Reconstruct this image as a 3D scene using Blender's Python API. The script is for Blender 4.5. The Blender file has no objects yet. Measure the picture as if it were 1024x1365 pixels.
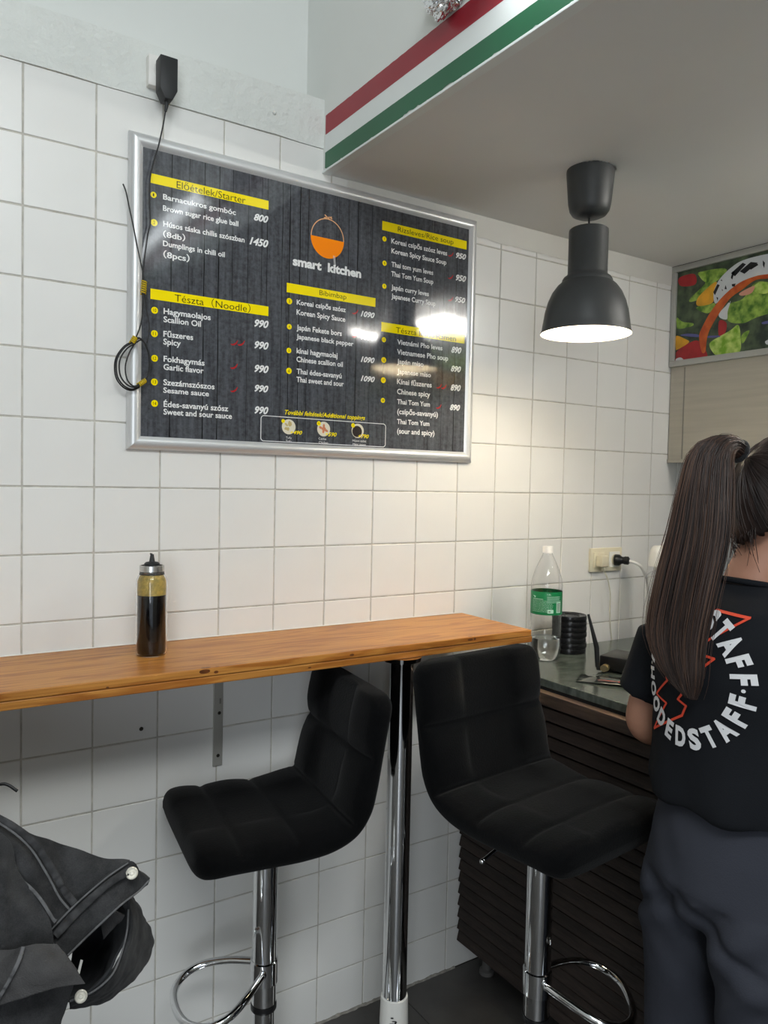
import bpy, bmesh, math, random
from mathutils import Vector, Matrix, noise
from mathutils.bvhtree import BVHTree

C = bpy.context.scene.collection
PI = math.pi
random.seed(7)

# ------------------------------------------------------------------ camera, world, lights, exposure
cd = bpy.data.cameras.new('camera'); cam = bpy.data.objects.new('camera', cd); C.objects.link(cam)
cd.sensor_fit = 'HORIZONTAL'; cd.sensor_width = 36.0; cd.lens = 36.0 * 1026.85 / 1024; cd.clip_start = 0.05
YAW, PITCH, ROLL = 0.579026, -0.039018, 0.020980
fw = Vector((math.sin(YAW)*math.cos(PITCH), math.cos(YAW)*math.cos(PITCH), math.sin(PITCH)))
rt = fw.cross(Vector((0, 0, 1))).normalized(); up = rt.cross(fw)
r2 = math.cos(ROLL)*rt + math.sin(ROLL)*up; u2 = -math.sin(ROLL)*rt + math.cos(ROLL)*up
M = Matrix((r2, u2, -fw)).transposed().to_4x4(); M.translation = Vector((-0.255794, -1.826649, 1.506573))
cam.matrix_world = M
bpy.context.scene.camera = cam
vs = bpy.context.scene.view_settings
vs.view_transform = 'Standard'; vs.look = 'None'; vs.gamma = 1.0; vs.use_curve_mapping = False
vs.exposure = 1.0

w = bpy.data.worlds.new('world'); bpy.context.scene.world = w; w.use_nodes = True
w.node_tree.nodes['Background'].inputs[0].default_value = (0.75, 0.85, 1.0, 1)
w.node_tree.nodes['Background'].inputs[1].default_value = 0.6

def area(name, loc, size, sy, power, color, target):
    l = bpy.data.lights.new(name, 'AREA'); l.shape = 'RECTANGLE'; l.size = size; l.size_y = sy; l.energy = power; l.color = color
    o = bpy.data.objects.new(name, l); C.objects.link(o); o.location = loc
    o.rotation_euler = (Vector(target) - Vector(loc)).to_track_quat('-Z', 'Y').to_euler()
    return o
# daylight through the shop window behind the camera and to its left
area('window_daylight', (-2.1, -4.42, 1.5), 1.0, 1.5, 17, (0.90, 0.96, 1.0), (-1.3, 0, 1.4))
# unseen fill light added below the high ceiling on the left
area('ceiling_fill_light', (-0.45, -2.6, 3.12), 1.4, 0.6, 25, (0.93, 0.98, 1.0), (-0.3, -1.6, 0))

# ------------------------------------------------------------------ helpers
def srgb(r, g, b):
    f = lambda c: (c/255/12.92) if c/255 <= 0.04045 else ((c/255+0.055)/1.055)**2.4
    return (f(r), f(g), f(b), 1)

def mat(name, col, rough=0.5, metal=0.0, var=0.0, vscale=8.0, bump=0.0, bscale=40.0, coat=0.0, trans=0.0, ior=1.45,
        sheen=0.0, spec=0.5, emit=None, estr=0.0, col2=None, objrand=0.0, stretch=(1, 1, 1)):
    m = bpy.data.materials.new(name); m.use_nodes = True
    nt = m.node_tree; b = nt.nodes['Principled BSDF']
    b.inputs['Base Color'].default_value = col; b.inputs['Roughness'].default_value = rough
    b.inputs['Metallic'].default_value = metal; b.inputs['IOR'].default_value = ior
    b.inputs['Coat Weight'].default_value = coat; b.inputs['Coat Roughness'].default_value = 0.03
    b.inputs['Transmission Weight'].default_value = trans
    b.inputs['Sheen Weight'].default_value = sheen; b.inputs['Sheen Roughness'].default_value = 0.5
    b.inputs['Specular IOR Level'].default_value = spec
    if emit: b.inputs['Emission Color'].default_value = emit; b.inputs['Emission Strength'].default_value = estr
    tc = nt.nodes.new('ShaderNodeTexCoord'); mp = nt.nodes.new('ShaderNodeMapping'); nt.links.new(tc.outputs['Object'], mp.inputs[0])
    mp.inputs['Scale'].default_value = stretch
    if var or col2:
        n = nt.nodes.new('ShaderNodeTexNoise'); n.inputs['Scale'].default_value = vscale; n.inputs['Detail'].default_value = 6
        nt.links.new(mp.outputs[0], n.inputs[0])
        r = nt.nodes.new('ShaderNodeValToRGB'); nt.links.new(n.outputs[0], r.inputs[0])
        r.color_ramp.elements[0].position = 0.35; r.color_ramp.elements[1].position = 0.65
        c2 = col2 or tuple(min(1, c*(1+var)) for c in col[:3]) + (1,)
        c1 = col if col2 else tuple(c*(1-var) for c in col[:3]) + (1,)
        r.color_ramp.elements[0].color = c1; r.color_ramp.elements[1].color = c2
        src = r.outputs[0]
        if objrand:
            oi = nt.nodes.new('ShaderNodeObjectInfo'); hs = nt.nodes.new('ShaderNodeHueSaturation')
            mr = nt.nodes.new('ShaderNodeMapRange'); mr.inputs['To Min'].default_value = 1-objrand; mr.inputs['To Max'].default_value = 1+objrand
            nt.links.new(oi.outputs['Random'], mr.inputs[0]); nt.links.new(mr.outputs[0], hs.inputs['Value']); nt.links.new(src, hs.inputs['Color']); src = hs.outputs[0]
        nt.links.new(src, b.inputs['Base Color'])
    if bump:
        n = nt.nodes.new('ShaderNodeTexNoise'); n.inputs['Scale'].default_value = bscale; n.inputs['Detail'].default_value = 5
        nt.links.new(mp.outputs[0], n.inputs[0])
        bp = nt.nodes.new('ShaderNodeBump'); bp.inputs['Strength'].default_value = bump; bp.inputs['Distance'].default_value = 0.01
        nt.links.new(n.outputs[0], bp.inputs['Height']); nt.links.new(bp.outputs[0], b.inputs['Normal'])
    return m

def obj(name, bm, m, parent=None, smooth=False, label=None, cat=None, group=None, kind=None, loc=None):
    if isinstance(bm, bmesh.types.BMesh):
        me = bpy.data.meshes.new(name); bm.normal_update(); bm.to_mesh(me); bm.free()
    else: me = bm
    if m is not None:
        me.materials.clear()
        for mm in (m if isinstance(m, (list, tuple)) else [m]): me.materials.append(mm)
    if smooth:
        me.polygons.foreach_set('use_smooth', [True]*len(me.polygons))
        if smooth != True:
            me.set_sharp_from_angle(angle=math.radians(smooth))
    o = bpy.data.objects.new(name, me); C.objects.link(o)
    if parent is not None: o.parent = parent
    if loc is not None: o.location = loc
    tag(o, label, cat, group, kind)
    return o

def tag(o, label=None, cat=None, group=None, kind=None):
    if label: o['label'] = label
    if cat: o['category'] = cat
    if group: o['group'] = group
    if kind: o['kind'] = kind
    return o

def thing(name, label, cat, loc=(0, 0, 0), rz=0.0, group=None):
    o = bpy.data.objects.new(name, None); C.objects.link(o); o.empty_display_size = 0.05
    o.location = loc; o.rotation_euler = (0, 0, rz)
    return tag(o, label, cat, group)

def copy_tree(o, parent=None):
    c = o.copy(); C.objects.link(c)
    if parent is not None: c.parent = parent
    for ch in list(o.children): copy_tree(ch, c)
    return c

def box(bm, x0, x1, y0, y1, z0, z1, bev=0.0, seg=2, mi=0):
    r = bmesh.ops.create_cube(bm, size=1)
    vsx = r['verts']
    for v in vsx:
        v.co = Vector(((x0+x1)/2 + v.co.x*(x1-x0), (y0+y1)/2 + v.co.y*(y1-y0), (z0+z1)/2 + v.co.z*(z1-z0)))
    fs = {f for v in vsx for f in v.link_faces}
    for f in fs: f.material_index = mi
    if bev > 0:
        es = {e for v in vsx for e in v.link_edges}
        bmesh.ops.bevel(bm, geom=list(es), offset=bev, segments=seg, profile=0.5, affect='EDGES')
    return vsx

def bbox(*a, **k):
    bm = bmesh.new(); box(bm, *a, **k); return bm

def lathe(bm, prof, n=32, cx=0, cy=0, fn=None, close=False):
    rings = []
    for (r, z) in prof:
        if r < 1e-5: rings.append([bm.verts.new((cx, cy, z))])
        else:
            ring = []
            for i in range(n):
                a = 2*PI*i/n; rr = r * (fn(a, z) if fn else 1)
                ring.append(bm.verts.new((cx + rr*math.cos(a), cy + rr*math.sin(a), z)))
            rings.append(ring)
    for a, b in zip(rings, rings[1:]):
        for i in range(n):
            j = (i+1) % n
            if len(a) == 1 and len(b) == 1: continue
            if len(a) == 1: bm.faces.new((a[0], b[j], b[i]))
            elif len(b) == 1: bm.faces.new((a[i], a[j], b[0]))
            else: bm.faces.new((a[i], a[j], b[j], b[i]))
    bmesh.ops.recalc_face_normals(bm, faces=bm.faces[:])
    return bm

def cr(pts, n):
    """Catmull-Rom resample to n points"""
    pts = [Vector(p) for p in pts]
    if len(pts) == 2:
        return [pts[0].lerp(pts[1], i/(n-1)) for i in range(n)]
    P = [2*pts[0]-pts[1]] + pts + [2*pts[-1]-pts[-2]]
    out = []
    m = len(pts)-1
    for k in range(n):
        t = k/(n-1)*m; i = min(int(t), m-1); t -= i
        p0, p1, p2, p3 = P[i:i+4]
        out.append(0.5*((2*p1) + (p2-p0)*t + (2*p0-5*p1+4*p2-p3)*t*t + (3*p1-p0-3*p2+p3)*t**3))
    return out

def tube(bm, pts, r, n=10, cap=True, closed=False, mi=0):
    pts = [Vector(p) for p in pts]
    N = len(pts)
    rad = r if hasattr(r, '__len__') else [r]*N
    T = []
    for i in range(N):
        if closed: t = pts[(i+1) % N] - pts[i-1]
        else: t = pts[min(i+1, N-1)] - pts[max(i-1, 0)]
        T.append(t.normalized())
    ref = Vector((0, 0, 1)) if abs(T[0].z) < 0.9 else Vector((1, 0, 0))
    nrm = (ref - T[0]*ref.dot(T[0])).normalized()
    rings = []
    for i in range(N):
        nrm = (nrm - T[i]*nrm.dot(T[i])).normalized(); bn = T[i].cross(nrm)
        rings.append([bm.verts.new(pts[i] + rad[i]*(math.cos(2*PI*k/n)*nrm + math.sin(2*PI*k/n)*bn)) for k in range(n)])
    rr = list(zip(rings, rings[1:])) + ([(rings[-1], rings[0])] if closed else [])
    fs = []
    for a, b in rr:
        for k in range(n): fs.append(bm.faces.new((a[k], a[(k+1) % n], b[(k+1) % n], b[k])))
    if cap and not closed:
        fs.append(bm.faces.new(rings[0][::-1])); fs.append(bm.faces.new(rings[-1]))
    for f in fs: f.material_index = mi
    return bm

def rod(bm, a, b, r, n=12): return tube(bm, [a, b], r, n)

def loft(bm, secs, n=28, p=2.0):
    """secs: (centre, U, V, a, b) rings; closed with caps"""
    rings = []
    for c, U, V, a, b in secs:
        c = Vector(c); U = Vector(U).normalized(); V = Vector(V).normalized()
        ring = []
        for k in range(n):
            t = 2*PI*k/n; cx, sx = math.cos(t), math.sin(t)
            x = math.copysign(abs(cx)**(2/p), cx); y = math.copysign(abs(sx)**(2/p), sx)
            ring.append(bm.verts.new(c + U*a*x + V*b*y))
        rings.append(ring)
    for a, b in zip(rings, rings[1:]):
        for k in range(n): bm.faces.new((a[k], a[(k+1) % n], b[(k+1) % n], b[k]))
    bm.faces.new(rings[0][::-1]); bm.faces.new(rings[-1])
    return bm

def baked(name, bm_or_me, mods):
    """evaluate modifiers on a temp object and return plain mesh"""
    me = bm_or_me
    if isinstance(me, bmesh.types.BMesh):
        me = bpy.data.meshes.new(name); bm_or_me.normal_update(); bm_or_me.to_mesh(me); bm_or_me.free()
    o = bpy.data.objects.new(name+'_tmp', me); C.objects.link(o)
    for typ, kw in mods:
        md = o.modifiers.new(typ, typ)
        for k, v in kw.items(): setattr(md, k, v)
    dg = bpy.context.evaluated_depsgraph_get(); dg.update()
    res = bpy.data.meshes.new_from_object(o.evaluated_get(dg), depsgraph=dg)
    res.name = name
    bpy.data.objects.remove(o)
    return res

# text -> list of (verts, faces) in the XY plane, cap height 1
_tc = {}
def text_geo(s, bold=0.0, shear=0.0):
    key = (s, bold, shear)
    if key in _tc: return _tc[key]
    cu = bpy.data.curves.new('txt', 'FONT'); cu.body = s; cu.size = 1; cu.offset = bold; cu.shear = shear; cu.resolution_u = 3
    o = bpy.data.objects.new('txt', cu); C.objects.link(o)
    dg = bpy.context.evaluated_depsgraph_get(); dg.update()
    me = bpy.data.meshes.new_from_object(o.evaluated_get(dg), depsgraph=dg)
    V = [v.co.copy() for v in me.vertices]; F = [tuple(p.vertices) for p in me.polygons]
    bpy.data.objects.remove(o); bpy.data.curves.remove(cu); bpy.data.meshes.remove(me)
    _tc[key] = (V, F); return V, F
_capH = max(v.y for v in text_geo('H')[0])

def put_text(bm, s, fn, width, height, bold=0.0, shear=0.0, anchor=0.0):
    """fn(u,v)->Vector maps text metres to world"""
    V, F = text_geo(s, bold, shear)
    if not V: return
    x0 = min(v.x for v in V); x1 = max(v.x for v in V)
    sx = width/(x1-x0) if width else height/_capH; sy = height/_capH
    off = anchor*(x1-x0)
    nv = [bm.verts.new(fn((v.x-x0-off)*sx, v.y*sy)) for v in V]
    for f in F:
        try: bm.faces.new([nv[i] for i in f])
        except ValueError: pass

def poly(bm, pts, mi=0):
    f = bm.faces.new([bm.verts.new(p) for p in pts]); f.material_index = mi; return f

def disc(bm, c, r, U, V, n=24, ry=None):
    c = Vector(c); U = Vector(U); V = Vector(V); ry = ry or r
    return bm.faces.new([bm.verts.new(c + U*r*math.cos(2*PI*k/n) + V*ry*math.sin(2*PI*k/n)) for k in range(n)])

# ------------------------------------------------------------------ materials
mTile = mat('glazed_white_tile', srgb(228, 227, 223), 0.28, var=0.02, vscale=3, bump=0.03, bscale=6, objrand=0.02)
mGrout = mat('grey_grout', srgb(190, 186, 177), 0.9, var=0.15, vscale=30, bump=0.2, bscale=200)
mPlaster = mat('rough_white_plaster', srgb(222, 224, 219), 0.85, var=0.04, vscale=6, bump=0.7, bscale=45)
mPaint = mat('smooth_white_paint', srgb(224, 226, 222), 0.8, var=0.015, vscale=2, bump=0.05, bscale=30)
mSoffit = mat('soffit_paint', srgb(226, 226, 224), 0.85, var=0.02, vscale=2, bump=0.05, bscale=20)
mWall = mat('side_wall_paint', srgb(205, 203, 196), 0.85, var=0.02, vscale=2)
mFloor = mat('dark_floor_tile', srgb(74, 72, 70), 0.35, var=0.18, vscale=9, bump=0.08, bscale=30, objrand=0.06)
mFGrout = mat('dark_floor_grout', srgb(38, 36, 35), 0.9, var=0.1)
mChrome = mat('polished_chrome', (0.78, 0.79, 0.80, 1), 0.07, 1.0)
mAlu = mat('satin_aluminium', srgb(214, 215, 215), 0.36, 0.45, bump=0.02, bscale=300)
mSteel = mat('brushed_steel', srgb(190, 184, 170), 0.42, 0.6, var=0.06, vscale=3, stretch=(1, 1, 20), bump=0.04, bscale=60)
mVelvet = mat('black_velvet', srgb(6, 6.5, 7.5), 0.95, sheen=0.055, spec=0.10, var=0.25, vscale=14, bump=0.15, bscale=260)
mBlack = mat('black_plastic', srgb(24, 24, 25), 0.35, var=0.05)
mBlackM = mat('matt_black_plastic', srgb(34, 35, 36), 0.5, var=0.05, bump=0.03, bscale=400)
mCord = mat('black_cable', srgb(18, 18, 19), 0.45, var=0.05)
mWhiteP = mat('white_plastic', srgb(232, 230, 224), 0.35, var=0.02)
mCream = mat('cream_plastic', srgb(222, 214, 188), 0.35, var=0.02)
mYellowT = mat('yellow_tape', srgb(196, 168, 20), 0.5, var=0.15, vscale=80)
mLampG = mat('dark_grey_lamp_enamel', srgb(64, 66, 66), 0.45, var=0.04, vscale=10)
mLampW = mat('white_lamp_enamel', srgb(245, 240, 225), 0.5)
mSlat = mat('dark_brown_slat_wood', srgb(45, 35, 30), 0.6, var=0.35, vscale=18, stretch=(1, 1, 12), bump=0.15, bscale=60, objrand=0.15)
mSlatBack = mat('dark_backing_board', srgb(12, 10, 9), 0.9, var=0.1)

# ---- measured layout tables (metres)
TEXTS = [('d', 'Előételek/Starter', 0.329, 2.187, 0.173, 0.016), ('w', 'Barnacukros gombóc', 0.297, 2.154, 0.18, 0.012), ('w', 'Brown sugar rice glue ball', 0.297, 2.128, 0.187, 0.012), ('w', 'Húsos táska chilis szószban', 0.298, 2.092, 0.203, 0.012), ('w', '（8db）', 0.298, 2.068, 0.053, 0.012), ('w', 'Dumplings in chili oil', 0.298, 2.047, 0.152, 0.012), ('w', '（8pcs）', 0.299, 2.021, 0.063, 0.013), ('p', '800', 0.525, 2.152, 0.039, 0.016), ('p', '1450', 0.514, 2.091, 0.051, 0.017), ('d', 'Tészta（Noodle）', 0.327, 1.923, 0.192, 0.016), ('w', 'Hagymaolajos', 0.301, 1.89, 0.115, 0.013), ('w', 'Scallion Oil', 0.301, 1.871, 0.091, 0.013), ('w', 'Fűszeres', 0.301, 1.837, 0.072, 0.013), ('w', 'Spicy', 0.301, 1.819, 0.042, 0.013), ('w', 'Fokhagymás', 0.302, 1.779, 0.1, 0.013), ('w', 'Garlic flavor', 0.302, 1.76, 0.098, 0.013), ('w', 'Szezámszószos', 0.302, 1.724, 0.126, 0.013), ('w', 'Sesame sauce', 0.302, 1.706, 0.112, 0.012), ('w', 'Édes-savanyú szósz', 0.303, 1.673, 0.161, 0.013), ('w', 'Sweet and sour sauce', 0.303, 1.655, 0.171, 0.013), ('p', '990', 0.53, 1.89, 0.039, 0.017), ('p', '990', 0.531, 1.836, 0.039, 0.017), ('p', '990', 0.532, 1.777, 0.039, 0.017), ('p', '990', 0.533, 1.728, 0.038, 0.016), ('p', '990', 0.534, 1.673, 0.038, 0.017), ('l', 'smart  kitchen', 0.634, 2.06, 0.206, 0.021), ('d', 'Bibimbap', 0.713, 1.995, 0.082, 0.013), ('w', 'Koreai csípős szósz', 0.647, 1.961, 0.147, 0.012), ('w', 'Korean Spicy Sauce', 0.647, 1.935, 0.146, 0.013), ('w', 'Japán Fekete bors', 0.648, 1.896, 0.135, 0.013), ('w', 'Japanese black pepper', 0.648, 1.873, 0.172, 0.012), ('w', 'kínai hagymaolaj', 0.649, 1.836, 0.122, 0.013), ('w', 'Chinese scallion oil', 0.649, 1.814, 0.139, 0.013), ('w', 'Thai édes-savanyú', 0.65, 1.783, 0.135, 0.013), ('w', 'Thai sweet and sour', 0.65, 1.762, 0.142, 0.013), ('p', '1090', 0.841, 1.957, 0.045, 0.014), ('p', '1090', 0.843, 1.895, 0.045, 0.014), ('p', '1090', 0.844, 1.834, 0.045, 0.014), ('p', '1090', 0.845, 1.782, 0.046, 0.014), ('d', 'Rizsleves/Rice soup', 0.957, 2.207, 0.197, 0.014), ('w', 'Koreai csípős szósz leves', 0.936, 2.171, 0.196, 0.013), ('w', 'Korean Spicy Sauce Soup', 0.937, 2.144, 0.193, 0.013), ('w', 'Thai tom yum leves', 0.938, 2.107, 0.145, 0.013), ('w', 'Thai Tom Yum Soup', 0.938, 2.081, 0.146, 0.013), ('w', 'Japán curry leves', 0.939, 2.044, 0.13, 0.013), ('w', 'Japanese Curry Soup', 0.94, 2.02, 0.154, 0.013), ('p', '950', 1.164, 2.171, 0.039, 0.015), ('p', '950', 1.166, 2.106, 0.039, 0.016), ('p', '950', 1.165, 2.043, 0.039, 0.015), ('d', 'Tészta leves/Ramen', 0.958, 1.927, 0.214, 0.015), ('w', 'Vietnámi Pho leves', 0.963, 1.895, 0.16, 0.013), ('w', 'Vietnamese Pho soup', 0.963, 1.867, 0.182, 0.014), ('w', 'Japán miso', 0.964, 1.841, 0.092, 0.013), ('w', 'Japanese miso', 0.965, 1.813, 0.118, 0.013), ('w', 'Kínai fűszeres', 0.965, 1.784, 0.122, 0.014), ('w', 'Chinese spicy', 0.966, 1.756, 0.116, 0.014), ('w', 'Thai Tom Yum', 0.967, 1.728, 0.115, 0.013), ('w', '(csípős-savanyú)', 0.968, 1.7, 0.144, 0.014), ('w', 'Thai Tom Yum', 0.968, 1.672, 0.114, 0.013), ('w', '(sour and spicy)', 0.969, 1.645, 0.132, 0.014), ('p', '890', 1.156, 1.893, 0.038, 0.017), ('p', '890', 1.156, 1.838, 0.038, 0.016), ('p', '890', 1.157, 1.782, 0.038, 0.017), ('p', '890', 1.156, 1.724, 0.038, 0.016), ('y', 'További feltétek/Additional toppings', 0.618, 1.676, 0.244, 0.011), ('y', '+490', 0.634, 1.626, 0.035, 0.009), ('y', '+590', 0.738, 1.626, 0.035, 0.01), ('y', '+790', 0.841, 1.626, 0.034, 0.01), ('s', 'Tofu', 0.622, 1.613, 0.016, 0.006), ('s', 'Tofu', 0.622, 1.604, 0.016, 0.006), ('s', 'Csirke', 0.718, 1.615, 0.023, 0.006), ('s', 'Chicken', 0.719, 1.605, 0.028, 0.006), ('s', 'Húsos szósz', 0.823, 1.615, 0.044, 0.006), ('s', 'Meat sauce', 0.824, 1.605, 0.041, 0.006)]
BARS = [(0.267, 2.207, 0.564, 2.185), (0.27, 1.944, 0.568, 1.92), (0.618, 2.012, 0.888, 1.988), (0.905, 2.226, 1.204, 2.201), (0.909, 1.95, 1.205, 1.924)]
CIRC = [('1', 0.275, 2.159, 0.007), ('2', 0.277, 2.096, 0.008), ('10', 0.28, 1.895, 0.008), ('11', 0.28, 1.841, 0.008), ('12', 0.281, 1.784, 0.008), ('13', 0.281, 1.729, 0.008), ('14', 0.282, 1.679, 0.008), ('3', 0.626, 1.966, 0.008), ('4', 0.627, 1.901, 0.007), ('5', 0.627, 1.84, 0.007), ('6', 0.628, 1.788, 0.008), ('7', 0.913, 2.178, 0.007), ('8', 0.915, 2.112, 0.007), ('9', 0.916, 2.049, 0.007), ('15', 0.918, 1.902, 0.007), ('16', 0.919, 1.846, 0.008), ('17', 0.919, 1.79, 0.008), ('18', 0.919, 1.734, 0.007), ('A', 0.614, 1.658, 0.005), ('B', 0.718, 1.658, 0.006), ('C', 0.824, 1.659, 0.006)]
CHILI = [(0.478, 1.844), (0.496, 1.845), (0.478, 1.786), (0.479, 1.729), (0.824, 1.967), (0.825, 1.904), (1.146, 2.178), (1.147, 2.113), (1.149, 2.049), (1.114, 1.791), (1.132, 1.791), (1.115, 1.732)]
PLANKS = [0.318, 0.36, 0.398, 0.435, 0.47, 0.511, 0.547, 0.562, 0.604, 0.625, 0.654, 0.678, 0.762, 0.799, 0.828, 0.873, 0.919, 0.97, 1.021, 1.076, 1.124, 1.17]
VEG = {'red': [[(-0.027, 2.273), (-0.089, 2.274), (-0.095, 2.236), (-0.035, 2.242)], [(-0.025, 1.985), (-0.028, 2.007), (-0.077, 2.03), (-0.115, 2.033), (-0.145, 1.998), (-0.144, 1.964), (-0.026, 1.97)], [(-0.194, 2.09), (-0.222, 2.08), (-0.22, 2.048), (-0.196, 2.035)]], 'leaf': [[(-0.105, 2.274), (-0.205, 2.269), (-0.209, 2.246), (-0.164, 2.222), (-0.141, 2.188), (-0.084, 2.176), (-0.073, 2.187), (-0.114, 2.216), (-0.135, 2.237)], [(-0.101, 2.152), (-0.167, 2.156), (-0.176, 2.146), (-0.149, 2.124)], [(-0.234, 2.143), (-0.28, 2.151), (-0.324, 2.196), (-0.39, 2.177), (-0.424, 2.135), (-0.415, 2.095), (-0.329, 2.079), (-0.284, 2.068), (-0.231, 2.082), (-0.22, 2.119)], [(-0.023, 2.13), (-0.047, 2.111), (-0.09, 2.099), (-0.087, 2.089), (-0.034, 2.087), (-0.024, 2.098)], [(-0.308, 2.04), (-0.3, 2.02), (-0.287, 2.001), (-0.275, 2.008), (-0.285, 2.033)]], 'lettuce': [[(-0.161, 2.018), (-0.196, 2.035), (-0.238, 2.051), (-0.267, 2.065), (-0.277, 2.023), (-0.273, 1.97), (-0.199, 1.969), (-0.171, 1.989)], [(-0.313, 2.182), (-0.346, 2.194), (-0.38, 2.164), (-0.359, 2.152), (-0.325, 2.164)], [(-0.105, 2.274), (-0.131, 2.271), (-0.139, 2.236), (-0.12, 2.248)]], 'yellow': [[(-0.106, 2.184), (-0.14, 2.211), (-0.179, 2.228), (-0.175, 2.182), (-0.161, 2.156), (-0.107, 2.158)], [(-0.021, 2.063), (-0.063, 2.046), (-0.077, 2.032), (-0.031, 2.013), (-0.023, 2.017)]], 'white': [[(-0.169, 2.188), (-0.177, 2.214), (-0.194, 2.238), (-0.229, 2.263), (-0.275, 2.28), (-0.363, 2.281), (-0.459, 2.268), (-0.483, 2.193), (-0.366, 2.212), (-0.323, 2.217), (-0.267, 2.202), (-0.233, 2.176), (-0.197, 2.161), (-0.176, 2.154)], [(-0.194, 2.118), (-0.216, 2.136), (-0.235, 2.151), (-0.226, 2.118), (-0.224, 2.091), (-0.197, 2.101)], [(-0.025, 1.979), (-0.046, 1.982), (-0.059, 1.968), (-0.029, 1.966)], [(-0.365, 1.995), (-0.381, 2.0), (-0.387, 1.987), (-0.372, 1.984)]], 'orange': [[(-0.41, 2.214), (-0.366, 2.215), (-0.323, 2.217), (-0.266, 2.207), (-0.209, 2.175), (-0.162, 2.129), (-0.129, 2.078), (-0.118, 2.046), (-0.131, 1.991), (-0.146, 1.992), (-0.15, 2.036), (-0.164, 2.073), (-0.199, 2.122), (-0.233, 2.16), (-0.279, 2.183), (-0.323, 2.204), (-0.367, 2.2), (-0.411, 2.196)]], 'pink': [[(-0.268, 2.172), (-0.319, 2.186), (-0.311, 2.164), (-0.277, 2.161)]], 'violet': [[(-0.042, 2.062), (-0.115, 2.046), (-0.114, 2.055), (-0.069, 2.065)], [(-0.153, 2.044), (-0.196, 2.039), (-0.196, 2.034), (-0.153, 2.038)], [(-0.352, 2.06), (-0.384, 2.062), (-0.385, 2.054), (-0.357, 2.053)]], 'mark': [[(-0.233, 2.246), (-0.275, 2.272), (-0.287, 2.264), (-0.248, 2.232)], [(-0.265, 2.245), (-0.304, 2.268), (-0.329, 2.26), (-0.283, 2.233)], [(-0.168, 2.194), (-0.183, 2.219), (-0.192, 2.214), (-0.175, 2.182)], [(-0.237, 2.208), (-0.252, 2.207), (-0.249, 2.197), (-0.239, 2.2)], [(-0.211, 2.196), (-0.214, 2.21), (-0.22, 2.194)], [(-0.181, 2.175), (-0.188, 2.171), (-0.186, 2.16)], [(-0.346, 2.264), (-0.354, 2.254), (-0.352, 2.237), (-0.347, 2.248)], [(-0.2, 2.199), (-0.205, 2.195), (-0.203, 2.19)], [(-0.299, 2.248), (-0.327, 2.258), (-0.331, 2.252), (-0.305, 2.242)], [(-0.233, 2.23), (-0.238, 2.251), (-0.247, 2.249), (-0.239, 2.223)], [(-0.194, 2.23), (-0.199, 2.232), (-0.201, 2.225)], [(-0.228, 2.147), (-0.232, 2.152), (-0.234, 2.146)]]}
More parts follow.
